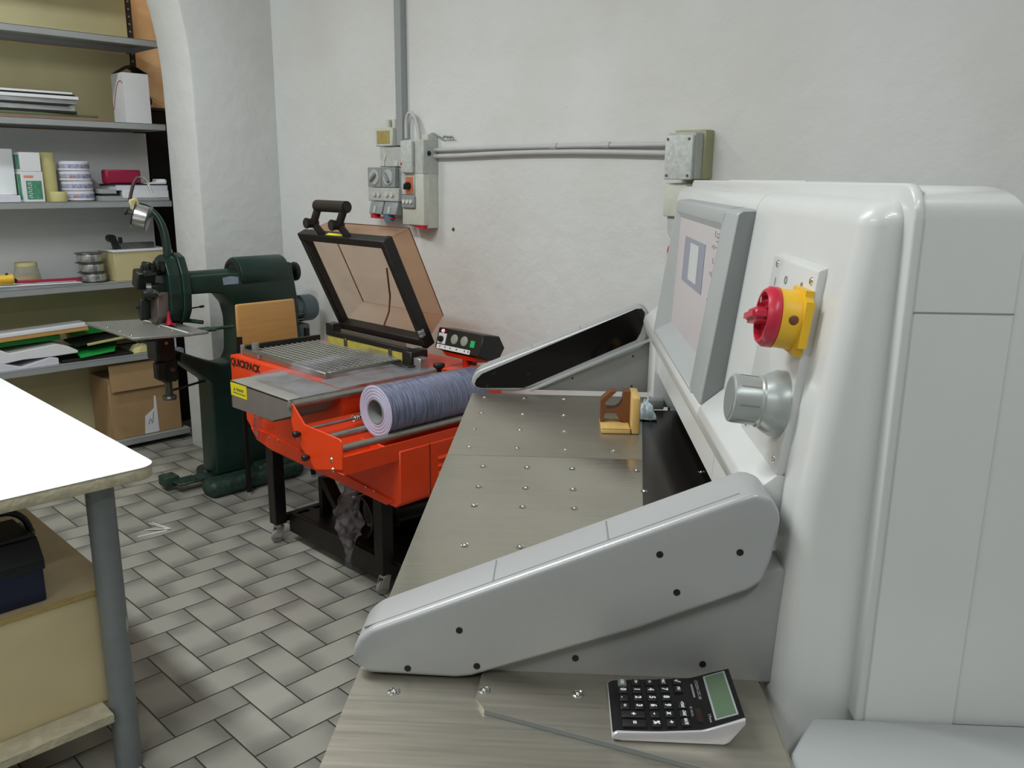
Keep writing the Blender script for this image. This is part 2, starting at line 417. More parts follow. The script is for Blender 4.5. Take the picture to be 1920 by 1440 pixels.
# ------------------------------------------------------------------ mesh helpers
class MB:
    def __init__(s):
        s.bm = bmesh.new()
    def _add(s, bm2, mtx=None):
        if mtx is not None:
            bm2.transform(mtx)
        me = bpy.data.meshes.new('tmp')
        bm2.to_mesh(me)
        bm2.free()
        s.bm.from_mesh(me)
        bpy.data.meshes.remove(me)
        return s
    def box(s, a, b, bev=0.0, seg=2, rot=None, at=None):
        """axis box from corner a to corner b; optional bevel; rot (matrix) about its centre or `at`"""
        t = bmesh.new()
        bmesh.ops.create_cube(t, size=1.0)
        c = [(a[k] + b[k]) / 2 for k in range(3)]
        d = [abs(b[k] - a[k]) for k in range(3)]
        t.transform(Matrix.Diagonal((*d, 1)))
        if bev > 0:
            bmesh.ops.bevel(t, geom=list(t.edges), offset=min(bev, min(d) * 0.49), segments=seg, affect='EDGES', profile=0.5)
        if rot is not None:
            p = Vector(at) if at is not None else Vector(c)
            t.transform(Matrix.Translation(Vector(c)))
            t.transform(Matrix.Translation(p) @ rot.to_4x4() @ Matrix.Translation(-p))
            return s._add(t)
        t.transform(Matrix.Translation(Vector(c)))
        return s._add(t)
    def prism(s, pts, t0, t1, plane='xz', bev=0.0, seg=2, which='all'):
        """polygon in a plane ('xz','xy','yz') extruded along the third axis from t0 to t1"""
        def f(a, b, t):
            return {'xz': (a, t, b), 'xy': (a, b, t), 'yz': (t, a, b)}[plane]
        t = bmesh.new()
        v0 = [t.verts.new(f(a, b, t0)) for a, b in pts]
        v1 = [t.verts.new(f(a, b, t1)) for a, b in pts]
        n = len(pts)
        t.faces.new(v0)
        t.faces.new(v1)
        for k in range(n):
            t.faces.new((v0[k], v0[(k + 1) % n], v1[(k + 1) % n], v1[k]))
        bmesh.ops.recalc_face_normals(t, faces=list(t.faces))
        if bev > 0:
            es = list(t.edges)
            if which == 'rim':
                es = [e for e in t.edges if any(len(fc.verts) == n and n > 4 for fc in e.link_faces) or (n <= 4 and abs((e.verts[0].co - e.verts[1].co).normalized().dot(Vector(f(0, 0, 1)) - Vector(f(0, 0, 0)))) < 0.5)]
            bmesh.ops.bevel(t, geom=es, offset=bev, segments=seg, affect='EDGES', profile=0.5, clamp_overlap=True)
        return s._add(t)
    def cyl(s, p0, p1, r0, r1=None, n=24, caps=True, bev=0.0):
        r1 = r0 if r1 is None else r1
        p0, p1 = Vector(p0), Vector(p1)
        d = p1 - p0
        t = bmesh.new()
        bmesh.ops.create_cone(t, cap_ends=caps, segments=n, radius1=r0, radius2=r1, depth=d.length)
        if bev > 0:
            es = [e for e in t.edges if any(len(fc.verts) > 4 for fc in e.link_faces)]
            bmesh.ops.bevel(t, geom=es, offset=bev, segments=2, affect='EDGES')
        q = d.normalized().to_track_quat('Z', 'Y').to_matrix().to_4x4()
        return s._add(t, Matrix.Translation((p0 + p1) / 2) @ q)
    def lathe(s, prof, p0, axis, n=32):
        """profile [(r,h)...] turned about `axis` through p0"""
        t = bmesh.new()
        rings = []
        for r, h in prof:
            if r < 1e-6:
                rings.append([t.verts.new((0, 0, h))])
            else:
                rings.append([t.verts.new((r * math.cos(2 * PI * k / n), r * math.sin(2 * PI * k / n), h)) for k in range(n)])
        for A, B in zip(rings, rings[1:]):
            for k in range(n):
                k2 = (k + 1) % n
                if len(A) == 1 and len(B) == 1:
                    continue
                if len(A) == 1:
                    t.faces.new((A[0], B[k], B[k2]))
                elif len(B) == 1:
                    t.faces.new((A[k], A[k2], B[0]))
                else:
                    t.faces.new((A[k], A[k2], B[k2], B[k]))
        bmesh.ops.recalc_face_normals(t, faces=list(t.faces))
        q = Vector(axis).normalized().to_track_quat('Z', 'Y').to_matrix().to_4x4()
        return s._add(t, Matrix.Translation(Vector(p0)) @ q)
    def tube(s, pts, r, n=12, smooth=0):
        """round tube along a path; radius may be a list"""
        P = [Vector(p) for p in pts]
        rr = [r] * len(P) if isinstance(r, (int, float)) else list(r)
        for _ in range(smooth):
            Q, q2 = [P[0]], [rr[0]]
            for k in range(len(P) - 1):
                Q += [P[k].lerp(P[k + 1], 0.25), P[k].lerp(P[k + 1], 0.75)]
                q2 += [rr[k] * .75 + rr[k + 1] * .25, rr[k] * .25 + rr[k + 1] * .75]
            P, rr = Q + [P[-1]], q2 + [rr[-1]]
        t = bmesh.new()
        up = None
        rings = []
        for k, p in enumerate(P):
            d = (P[min(k + 1, len(P) - 1)] - P[max(k - 1, 0)]).normalized()
            if up is None:
                up = d.orthogonal().normalized()
            up = (up - d * up.dot(d)).normalized()
            v = d.cross(up)
            rings.append([t.verts.new(p + rr[k] * (math.cos(2 * PI * a / n) * up + math.sin(2 * PI * a / n) * v)) for a in range(n)])
        for A, B in zip(rings, rings[1:]):
            for k in range(n):
                t.faces.new((A[k], A[(k + 1) % n], B[(k + 1) % n], B[k]))
        t.faces.new(rings[0][::-1])
        t.faces.new(rings[-1])
        bmesh.ops.recalc_face_normals(t, faces=list(t.faces))
        return s._add(t)
    def sphere(s, c, r, sc=(1, 1, 1), n=16):
        t = bmesh.new()
        bmesh.ops.create_uvsphere(t, u_segments=n, v_segments=max(6, n // 2), radius=r)
        return s._add(t, Matrix.Translation(Vector(c)) @ Matrix.Diagonal((*sc, 1)))
    def torus(s, c, R_, r, axis=(0, 0, 1), n=24, k=8):
        t = bmesh.new()
        vs = [[t.verts.new(((R_ + r * math.cos(2 * PI * b / k)) * math.cos(2 * PI * a / n), (R_ + r * math.cos(2 * PI * b / k)) * math.sin(2 * PI * a / n), r * math.sin(2 * PI * b / k))) for b in range(k)] for a in range(n)]
        for a in range(n):
            for b in range(k):
                t.faces.new((vs[a][b], vs[(a + 1) % n][b], vs[(a + 1) % n][(b + 1) % k], vs[a][(b + 1) % k]))
        q = Vector(axis).normalized().to_track_quat('Z', 'Y').to_matrix().to_4x4()
        return s._add(t, Matrix.Translation(Vector(c)) @ q)
    def hull(s, quads):
        """solid from explicit verts/faces"""
        t = bmesh.new()
        vs = [t.verts.new(v) for v in quads[0]]
        for f in quads[1]:
            t.faces.new([vs[k] for k in f])
        bmesh.ops.recalc_face_normals(t, faces=list(t.faces))
        return s._add(t)
    def sheet(s, fn, nu, nv, thick=0.0):
        """grid surface fn(u,v) -> point; with a real thickness when thick>0"""
        t = bmesh.new()
        vs = [[t.verts.new(fn(a / nu, b / nv)) for b in range(nv + 1)] for a in range(nu + 1)]
        for a in range(nu):
            for b in range(nv):
                t.faces.new((vs[a][b], vs[a + 1][b], vs[a + 1][b + 1], vs[a][b + 1]))
        if thick > 0:
            bmesh.ops.recalc_face_normals(t, faces=list(t.faces))
            bmesh.ops.solidify(t, geom=list(t.faces), thickness=thick)
        return s._add(t)

INV = {}
def obj(name, mb, m, parent=None, angle=38.0, local=False, label=None):
    me = bpy.data.meshes.new(name)
    bm = mb.bm
    o = bpy.data.objects.new(name, me)
    if parent is not None:
        inv = INV.get(parent.name)
        if inv is not None and not local:
            bm.transform(inv)
        INV[o.name] = inv
        o.parent = parent
    bmesh.ops.remove_doubles(bm, verts=list(bm.verts), dist=1e-6)
    ca = math.cos(R(angle))
    for f in bm.faces:
        f.smooth = True
    for e in bm.edges:
        if len(e.link_faces) == 2:
            e.smooth = e.link_faces[0].normal.dot(e.link_faces[1].normal) > ca
        else:
            e.smooth = False
    bm.to_mesh(me)
    bm.free()
    me.materials.append(m)
    COL.objects.link(o)
    if label:
        o['label'] = label
    return o

def thing(name, label, cat, loc=(0, 0, 0), rz=0.0, group=None, frame=None):
    """Empty at a thing's base. Its parts are given in room coordinates unless frame='own'"""
    o = bpy.data.objects.new(name, None)
    COL.objects.link(o)
    o.empty_display_size = 0.05
    o.location = loc
    o.rotation_euler = (0, 0, rz)
    o['label'], o['category'] = label, cat
    if group:
        o['group'] = group
    INV[o.name] = None if frame == 'own' else (Matrix.Translation(Vector(loc)) @ Matrix.Rotation(rz, 4, 'Z')).inverted()
    return o

def one(name, mb, m, label, cat, group=None, angle=38.0):
    """a thing that is a single mesh; its origin is moved to the middle of its base"""
    bm = mb.bm
    xs = [v.co for v in bm.verts]
    c = Vector(((min(v.x for v in xs) + max(v.x for v in xs)) / 2, (min(v.y for v in xs) + max(v.y for v in xs)) / 2, min(v.z for v in xs)))
    bm.transform(Matrix.Translation(-c))
    o = obj(name, mb, m, None, angle)
    o.location = c
    INV[o.name] = Matrix.Translation(-c)
    o['label'], o['category'] = label, cat
    if group:
        o['group'] = group
    return o

def struct(name, mb, m, angle=38.0):
    o = obj(name, mb, m, None, angle)
    o['kind'] = 'structure'
    return o

def text(name, body, size, mtx, m, parent, depth=0.0004, local=False, bold=0.0, sx=1.0):
    cu = bpy.data.curves.new('txt', 'FONT')
    cu.body = body
    cu.size = size
    cu.align_x = 'CENTER'
    cu.align_y = 'CENTER'
    cu.extrude = depth
    cu.offset = bold
    cu.resolution_u = 3
    tmp = bpy.data.objects.new('txt', cu)
    COL.objects.link(tmp)
    dg = bpy.context.evaluated_depsgraph_get()
    me = bpy.data.meshes.new_from_object(tmp.evaluated_get(dg))
    bpy.data.objects.remove(tmp)
    bpy.data.curves.remove(cu)
    mb = MB()
    mb.bm.from_mesh(me)
    bpy.data.meshes.remove(me)
    mb.bm.transform(mtx @ Matrix.Diagonal((sx, 1, 1, 1)))
    return obj(name, mb, m, parent, 30, local)

def frame_mtx(o, x, y):
    """matrix with given origin, x and y directions"""
    x, y = Vector(x).normalized(), Vector(y).normalized()
    z = x.cross(y)
    m = Matrix((x, y, z)).transposed().to_4x4()
    m.translation = Vector(o)
    return m

def rotx(a): return Matrix.Rotation(R(a), 3, 'X')
def roty(a): return Matrix.Rotation(R(a), 3, 'Y')
def rotz(a): return Matrix.Rotation(R(a), 3, 'Z')
def ramp(a, b, t): return a + (b - a) * t

def copy_tree(o, loc, label=None, group=None):
    r = o.copy()
    COL.objects.link(r)
    r.location = loc
    if label: r['label'] = label
    if group: r['group'] = group
    for ch in list(o.children):
        c = ch.copy()
        COL.objects.link(c)
        c.parent = r
        for g in list(ch.children):
            d = g.copy()
            COL.objects.link(d)
            d.parent = c
    return r

# ------------------------------------------------------------------ the room
struct('floor', MB().box((-3.4, -3.2, -0.12), (3.0, 5.6, 0.0)), M['floor'])
struct('ceiling', MB().box((-3.4, -3.2, 4.2), (3.0, 5.6, 4.35)), M['ceil'])
struct('wall_back', MB().box((2.6, -3.2, 0), (2.85, 4.38, 4.2)), M['wall'])
_arc = [(0.327 + 1.8 * math.cos(R(a)), 2.0 + 1.8 * math.sin(R(a))) for a in range(180, -1, -4)]
_poly = [(2.85, 0), (2.85, 4.2), (-3.4, 4.2), (-3.4, 0), (-1.473, 0)] + _arc + [(2.130, 0)]
struct('wall_left', MB().prism(_poly, 4.38, 4.73, 'xz', 0.018, 2, 'rim'), M['wall'])
struct('wall_far', MB().box((-3.4, 5.32, 0), (3.0, 5.6, 4.2)), M['peach'])
struct('wall_front', MB().box((-3.65, -3.2, 0), (-3.4, 5.6, 4.2)), M['wall'])
struct('wall_right', MB().box((-3.4, -3.45, 0), (2.85, -3.2, 4.2)), M['wall'])
# ------------------------------------------------------------------ paper guillotine (own frame: u along the table, v away from the camera, z up)
CA = R(-(45.694 + 3.0))
_uc, _vc = 0.45, 1.7
_cw = Matrix.Rotation(CA, 4, 'Z')
cut = thing('paper_guillotine', 'large pale grey paper guillotine with steel table, filling the right of the picture', 'paper cutter',
            tuple(_cw @ Vector((_uc, _vc, 0))), CA)
INV[cut.name] = Matrix.Translation((-_uc, -_vc, 0))
TZ = 0.93
def plate(name, u0, u1, v0, v1):
    return obj(name, MB().box((u0, v0, TZ - 0.03), (u1, v1, TZ)), M['steel' if name == 'front_table' else 'steeldull'], cut)
plate('side_table', -0.245, 0.268, 1.856, 2.432)
plate('front_table', -0.245, 0.62, 1.150, 1.8545)
plate('side_table', -0.245, 0.268, 0.560, 1.1485)
obj('bed', MB().prism([(.2405, 2.285), (.62, 2.285), (.62, 1.12), (.135, 1.12), (.192, 1.754)], TZ - .02, TZ + .0006, 'xy'), M['bedreflect'], cut, label='strip of table under the knife housing, with a dark reflection painted in')  # plate outlined like the dark reflection on the table, painted in its colour
obj('pedestal', MB().box((0.10, 1.25, 0), (0.85, 2.25, 0.898), 0.02), M['basegrey'], cut)
# balls in the air table
def nozzle_mesh():
    mb = MB()
    mb.lathe([(0.0075, 0.0), (0.0075, 0.0012), (0.0065, 0.0018), (0.0052, 0.0010), (0.0048, -0.002)], (0, 0, 0), (0, 0, 1), 20)
    mb.sphere((0, 0, -0.0005), 0.0042, n=14)
    return mb
nz0 = None
def nozzle(u, v, z=TZ):
    global nz0
    if nz0 is None:
        nz0 = obj('air_nozzle', nozzle_mesh(), M['chrome'], cut, local=True)
        o = nz0
    else:
        o = nz0.copy()
        COL.objects.link(o)
    o.location = (u - _uc, v - _vc, z)
def _row(vs):
    for v, us in vs:
        for u in us:
            nozzle(u, v)
for v, us in ((2.384, (-.204, -.089, .026)), (2.213, (-.198, -.086, .025)), (2.063, (-.202, -.087, .025)), (1.914, (-.200, -.087, .027, .140)),
              (1.780, (-.155, -.058, .041, .181, .322)), (1.652, (-.153, -.056, .041, .186)), (1.549, (-.153, -.058, .042)),
              (1.364, (-.151, -.055, .042)), (1.233, (-.150,)), (0.927, (-.191,))):
    for u in us:
        nozzle(u, v)
nozzle(-.079, .927, TZ + .0066)
nozzle(.036, .927, TZ + .0066)
# thin extension sheet under the calculator
obj('extension_sheet', MB().prism([(-.084, .99), (-.088, .912), (-.076, .889), (.16, .806), (.262, .770), (.264, .99)], TZ + 0.0003, TZ + 0.0066, 'xy'), M['steeldull'], cut, label='thin angled steel sheet lying on the near end of the table')
_es = MB().prism([(-.0755, .8884), (.16, .8052), (.2625, .7692), (.2625, .7700), (.16, .8062), (-.0757, .8894)], TZ + .0002, TZ + .0064, 'xy')
obj('sheet_edge', _es, M['paneldark'], cut)
# guard arms, one at each end of the table
ARM = [(-.251, .955), (-.248, .970), (-.240, .984), (-.226, .996), (.216, 1.184), (.238, 1.193), (.258, 1.186), (.270, 1.166), (.270, 1.146), (.263, 1.105), (.256, 1.079), (.240, 1.066), (.111, 1.010), (-.098, .9345), (-.118, .9315), (-.228, .9335), (-.244, .941)]
def edge_z(u): return .996 + (u + .226) * (1.184 - .996) / (.216 + .226)
def arm(v0, v1, near):
    a = obj('guard_arm', MB().prism(ARM, v0, v1, 'xz', 0.009, 4), M['armgrey'], cut)
    grooves = MB()
    for u in (-.072, .069):
        grooves.box((u - .001, v0 + .014, edge_z(u) - .005), (u + .001, v1 - .012, edge_z(u) + .0006))
    vs = v0 + .013
    grooves.prism([(-.236, edge_z(-.236) - .002), (.222, edge_z(.222) - .003), (.222, edge_z(.222) + .0005), (-.236, edge_z(-.236) + .0005)], vs, vs + .0012, 'xz')
    obj('seam', grooves, M['paneldark'], a)
    if near:
        for u, z in ((.130, 1.111), (.225, 1.117), (.153, 1.062), (-.113, 1.000), (-.091, .951), (-.179, .9440)):
            obj('screw_hole', MB().cyl((u, v0 - .0006, z), (u, v0 + .006, z), .0043, n=16), M['darkgap'], a)
    else:
        win = [(-.240, .953), (-.236, .945), (-.222, .941), (-.092, .944), (.232, 1.095), (.243, 1.115), (.252, 1.150), (.253, 1.176), (.244, 1.187), (.228, 1.186), (-.217, .985), (-.234, .968)]
        obj('sensor_window', MB().prism(win, v0 - .0012, v0 + .004, 'xz', 0.0006, 1), M['blackgloss'], a)
arm(0.957, 1.042, True)
arm(2.455, 2.535, False)
near_plate = MB().prism([(-.105, .9335), (.300, .9335), (.300, 1.083), (.278, 1.092), (.196, 1.065)], .972, 1.03, 'xz', .004)
pn = obj('arm_bracket', near_plate, M['plategrey'], cut)
for u, z in ((.033, .9585), (.193, .957)):
    obj('screw_hole', MB().cyl((u, .9712, z), (u, .98, z), .0043, n=16), M['darkgap'], pn)
far_plate = MB().prism([(-.075, .9365), (.279, .9365), (.279, 1.098), (.262, 1.103), (.229, 1.090)], 2.462, 2.53, 'xz', .003)
pf = obj('arm_bracket', far_plate, M['plategrey'], cut)
for u, z in ((.05, .975), (.225, 1.045), (.225, .955)):
    obj('screw_hole', MB().cyl((u, 2.4612, z), (u, 2.47, z), .003, n=12), M['darkgap'], pf)
obj('arm_bracket', MB().prism([(-.070, .9365), (.272, 1.094), (.272, 1.101), (-.080, .9405)], 2.44, 2.462, 'xz', .001), M['armgrey'], cut, label='narrow ledge along the far arm bracket')
# front cover in two sections, inclined, with a lip along its lower edge
COVER = [(.281, 1.03), (.290, 1.19), (.3285, 1.532), (.430, 1.532), (.430, 1.03)]
def shell(prof, v0, v1, rims, zskip, r=.030):
    """profile along v; the rims listed and the front top edge are rounded, edges at height zskip stay sharp"""
    t = MB().prism(prof, v0, v1, 'xz').bm
    t2 = t.copy()
    t.free()
    bmesh.ops.remove_doubles(t2, verts=list(t2.verts), dist=1e-6)
    es = []
    for e in t2.edges:
        a, b = e.verts[0].co, e.verts[1].co
        if any(abs(a.z - z) < 1e-4 and abs(b.z - z) < 1e-4 for z in zskip):
            continue
        if abs(a.x - .430) < 1e-4 and abs(b.x - .430) < 1e-4:
            continue
        if any(abs(a.y - v) < 1e-4 and abs(b.y - v) < 1e-4 for v in rims):
            es.append(e)
        elif abs(a.x - .3285) < 1e-4 and abs(b.x - .3285) < 1e-4 and abs(a.z - 1.532) < 1e-4:
            es.append(e)
    bmesh.ops.bevel(t2, geom=es, offset=r, segments=6, affect='EDGES', profile=0.5)
    return t2
LIP = [(.292, 1.200), (.252, 1.166), (.249, 1.150), (.262, 1.112), (.300, 1.105), (.320, 1.20)]
mb = MB()._add(shell(COVER, .948, 1.4525, (.948,), (1.03,)))
mb._add(shell([(.278, .50), (.278, .95), (.281, 1.03), (.430, 1.03), (.430, .50)], .948, 1.12, (.948,), (1.03, .50)))
c1 = obj('front_cover', mb, M['cover'], cut, 50)
obj('lip', MB().prism(LIP, 1.03, 1.4525, 'xz', .003, 2), M['cover'], c1)
mb = MB()._add(shell(COVER, 1.4545, 2.452, (2.452,), (1.03,)))
mb.box((.270, 2.318, TZ), (.430, 2.452, 1.16), .004, 2)
c2 = obj('front_cover', mb, M['cover'], cut, 50)
obj('lip', MB().prism(LIP, 1.4545, 2.45, 'xz', .003, 2), M['cover'], c2)
obj('lip_slot', MB().box((.2535, 1.205, 1.136), (.258, 1.262, 1.150)), M['panelgrey'], c1)
obj('guide_block', MB().box((.262, 2.29, TZ + .001), (.300, 2.335, TZ + .028), .003), M['paneldark'], cut)
# knife housing: dark space above the bed
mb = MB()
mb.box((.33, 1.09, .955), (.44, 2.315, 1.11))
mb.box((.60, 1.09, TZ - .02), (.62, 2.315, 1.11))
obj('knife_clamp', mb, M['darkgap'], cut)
# control panel with sunk keypad
def pf_(z): return .250 + (z - 1.165) * .1313
def pb_(z): return .287 + (z - 1.165) * .12
def rail(z0, z1, v0, v1, bev=0.0, back=0.0):
    return [(pf_(z0), z0), (pf_(z1), z1), (pb_(z1) + .006, z1 + .004), (pb_(z0) + .006, z0 - .004)]
mb = MB()
mb.prism(rail(1.165, 1.500, 0, 0), 1.454, 1.572, 'xz', .008, 3)
mb.prism(rail(1.165, 1.500, 0, 0), 2.182, 2.197, 'xz', .005, 2)
mb.prism(rail(1.472, 1.500, 0, 0), 1.545, 2.19, 'xz', .004, 2)
mb.prism(rail(1.165, 1.173, 0, 0), 1.545, 2.19, 'xz', .002, 1)
def _o(v, z): return (pf_(z) + .001, v, z)
def _k(v, z): return (.2865 + (z - 1.19) * .0395 - .0002, v, z)
for q in (((2.183, 1.172), (2.183, 1.474), (2.132, 1.460), (2.132, 1.203)), ((1.570, 1.172), (2.183, 1.172), (2.132, 1.203), (1.592, 1.203)),
          ((1.570, 1.474), (2.183, 1.474), (2.132, 1.460), (1.592, 1.460)), ((1.570, 1.172), (1.570, 1.474), (1.592, 1.460), (1.592, 1.203))):
    a_, b_, c_, d__ = _o(*q[0]), _o(*q[1]), _k(*q[2]), _k(*q[3])
    back = [(p[0] + .012, p[1], p[2]) for p in (a_, b_, c_, d__)]
    mb.hull(([a_, b_, c_, d__] + back, [(0, 1, 2, 3), (4, 5, 6, 7), (0, 1, 5, 4), (1, 2, 6, 5), (2, 3, 7, 6), (3, 0, 4, 7)]))
pan = obj('control_panel', mb, M['panelgrey'], cut)
obj('side_cheek', MB().prism([(pf_(1.168) + .004, 1.168), (pf_(1.494) + .004, 1.494), (pf_(1.5) + .010, 1.499), (pb_(1.5) + .004, 1.5), (pb_(1.165) + .004, 1.163)], 1.4528, 1.456, 'xz'), M['paneldark'], pan)
def kf(z): return .286 + (z - 1.19) * .0395
def foil(v0, v1, z0, z1, off, th=.0015):
    return MB().prism([(kf(z0) - off, z0), (kf(z1) - off, z1), (kf(z1) - off + th, z1), (kf(z0) - off + th, z0)], v0, v1, 'xz')
obj('keypad', foil(1.56, 2.15, 1.186, 1.474, 0, .004), M['keypad'], pan)
sf = obj('screen', foil(1.745, 2.022, 1.322, 1.423, .0012), M['lcdframe'], pan)
obj('screen_glass', foil(1.815, 1.930, 1.334, 1.414, .0020), M['lcd'], sf)
mb = MB()
for k in range(9):
    z = 1.452 - k * .0255
    mb.bm.from_mesh
    def mark(v0, v1, z0, z1):
        mb.prism([(kf(z0) - .0008, z0), (kf(z1) - .0008, z1), (kf(z1) + .001, z1), (kf(z0) + .001, z0)], v0, v1, 'xz')
    mark(1.650, 1.653, z - .006, z + .004)
    if k % 2 == 0:
        mark(1.612, 1.650, z - .006, z - .0045)
    else:
        mark(1.625, 1.640, z - .001, z + .001)
        mark(1.668, 1.672, z - .004, z + .002)
for z in (1.452, 1.445, 1.438):
    mb.prism([(kf(z) - .0008, z - .001), (kf(z) - .0008, z + .001), (kf(z) + .001, z + .001), (kf(z) + .001, z - .001)], 1.585, 1.635, 'xz')
obj('key_markings', mb, M['print'], pan)
# switch plate on the near section of the cover
def cf(z): return .290 + (z - 1.19) * (.327 - .290) / (1.515 - 1.19)
spl = obj('switch_plate', MB().prism([(cf(1.19) - .011, 1.19), (cf(1.446) - .011, 1.446), (cf(1.452) + .004, 1.452), (cf(1.19) + .004, 1.184)], 1.030, 1.245, 'xz', .0025, 2), M['cover'], cut)
for v, z in ((1.215, 1.437), (1.048, 1.432), (1.052, 1.204), (1.215, 1.204)):
    u = cf(z) - .011
    mb = MB().lathe([(0, .0026), (.0035, .0024), (.005, .0012), (.0052, -.001)], (u, v, z), (-1, 0, .114), 16)
    obj('screw', mb, M['chrome'], spl)
# position marks printed above the switch
for body, v, z in (('I', 1.212, 1.412), ('O', 1.160, 1.420), ('o', 1.085, 1.424)):
    fm = frame_mtx((cf(z) - .0115 - .0003, v, z), (0, -1, 0), (.114, 0, 1))
    text('position_mark', body, .016, fm, M['print'], spl, .0003)
# main switch: yellow square collar, red turning handle
VS, ZS = 1.056, 1.382
us = cf(ZS) - .011
ax = Vector((-1, 0, .114)).normalized()
vz = Vector((.114, 0, 1)).normalized()
def sp(d, a, b): return Vector((us, VS, ZS)) + ax * d + Vector((0, -1, 0)) * a + vz * b
mb = MB()
t = bmesh.new()
bmesh.ops.create_cube(t, size=1.0)
t.transform(Matrix.Diagonal((.080, .080, .010, 1)))
bmesh.ops.bevel(t, geom=[e for e in t.edges if abs((e.verts[0].co - e.verts[1].co).z) > .005], offset=.012, segments=3, affect='EDGES')
mb._add(t, frame_mtx(sp(.005, 0, 0), (0, -1, 0), vz))
mb.lathe([(.037, .008), (.0365, .030), (.0375, .034), (.0, .034)], sp(0, 0, 0), ax, 40)
msw = obj('main_switch', mb, M['yellow'], cut)
mb = MB()
mb.lathe([(.036, .034), (.0375, .036), (.0375, .044), (.033, .050), (.030, .050), (.028, .042), (.0, .042)], sp(0, 0, 0), ax, 40)
mb.box((-.0285, -.0075, -.006), (.0285, .0075, .024), .005, 3)
grip = MB()
g = bmesh.new()
bmesh.ops.create_cube(g, size=1.0)
g.transform(Matrix.Diagonal((.058, .017, .028, 1)))
bmesh.ops.bevel(g, geom=list(g.edges), offset=.005, segments=3, affect='EDGES')
mb2 = MB()
mb2.lathe([(.036, .034), (.0375, .036), (.0375, .044), (.033, .050), (.030, .050), (.028, .042), (.0, .042)], sp(0, 0, 0), ax, 40)
mb2._add(g, frame_mtx(sp(.052, 0, 0), (0, -1, .25), Vector((.114, .25, 1)).normalized()))
obj('handle', mb2, M['red'], msw)
mb = MB().cyl(sp(.042, -.016, .018), sp(.050, -.016, .018), .004, n=12)
obj('rivet', mb, M['chrome'], msw)
p0 = sp(.020, .0362, .004)
obj('keyhole', MB().sphere(p0, .0062, (1, .25, 1)), M['woodedge'], msw)
# hand wheel knob below the switch
VK, ZK = 1.070, 1.272
kp = Vector((cf(ZK) - .011, VK, ZK))
mb = MB().lathe([(.0, .066), (.028, .066), (.0305, .0645), (.0315, .060), (.0315, .032), (.0335, .030), (.0335, .027), (.038, .020), (.043, .010), (.0435, .0), (.0, .0)], kp, ax, 48)
kn = obj('knob', mb, M['knobgrey'], cut, 30)
mb = MB()
for a in range(0, 360, 45):
    d = Vector((0, -math.cos(R(a)), 0)) + vz * math.sin(R(a))
    t = bmesh.new()
    bmesh.ops.create_cube(t, size=1.0)
    t.transform(Matrix.Diagonal((.0016, .0012, .024, 1)))
    m4 = frame_mtx(kp + ax * .046 + d * .0314, d.cross(ax), d)
    mb._add(t, m4)
obj('grip_groove', mb, M['paneldark'], kn)
obj('cap', MB().lathe([(0, .0005), (.0265, .0005), (.027, 0)], kp + ax * .0662, ax, 40), M['paneldark'], kn)
# main housing behind the cover
def softbox(a, b, soft, crisp):
    """box whose top edges are rounded by `soft` and front uprights by `crisp`"""
    t = bmesh.new()
    bmesh.ops.create_cube(t, size=1.0)
    t.transform(Matrix.Translation([(a[k] + b[k]) / 2 for k in range(3)]) @ Matrix.Diagonal((b[0] - a[0], b[1] - a[1], b[2] - a[2], 1)))
    es = [e for e in t.edges if all(abs(v.co.z - b[2]) < 1e-5 for v in e.verts)]
    bmesh.ops.bevel(t, geom=es, offset=soft, segments=6, affect='EDGES', profile=0.5)
    es = [e for e in t.edges if abs(e.verts[0].co.x - a[0]) < 1e-5 and abs(e.verts[1].co.x - a[0]) < 1e-5 and abs(e.verts[0].co.z - e.verts[1].co.z) > .1]
    if crisp:
        bmesh.ops.bevel(t, geom=es, offset=crisp, segments=4, affect='EDGES', profile=0.5)
    return MB()._add(t)
hs = obj('housing', softbox((.371, .925, .917), (.484, 2.470, 1.546), .034, .012), M['cover'], cut, 50)
_rp = [(.9225, .917)] + [(.9225 + .036 - .036 * math.cos(R(a)), 1.5485 - .036 + .036 * math.sin(R(a))) for a in range(0, 91, 15)]
_rp += [(2.4725 - .036 + .036 * math.sin(R(a)), 1.5485 - .036 + .036 * math.cos(R(a))) for a in range(0, 91, 15)] + [(2.4725, .917)]
obj('rim', MB().prism(_rp, .3685, .3800, 'yz', .003, 2), M['cover'], hs, 50)
obj('rear_housing', softbox((.470, .9275, .917), (1.00, 2.467, 1.500), .034, 0), M['cover'], cut, 50)
obj('panel_seam', MB().box((.372, .9244, 1.4135), (.485, .926, 1.4150)), M['print'], hs)
_ps = MB()
_pq = [_cw @ Vector(p) for p in ((.385, 1.40, 0), (.475, 1.40, 0), (.475, 2.02, 0), (.385, 2.02, 0))]
_ps.prism([(p.x, p.y) for p in _pq], 1.5462, 1.5500, 'xy')
one('paper_sheets', _ps, M['paper'], 'white paper sheets lying on top of the grey guillotine housing', 'paper')
# foot part at the near end
foot = [(.317, .9235), (.276, .856), (.228, .74), (.220, .60), (1.0, .60), (1.0, .9235)]
obj('base_cover', MB().prism(foot, 0.0, .922, 'xy', .006, 3), M['basegrey'], cut, 50)
obj('base_cover', MB().box((.34, .95, 0), (1.0, 2.46, .917), .01), M['basegrey'], cut)

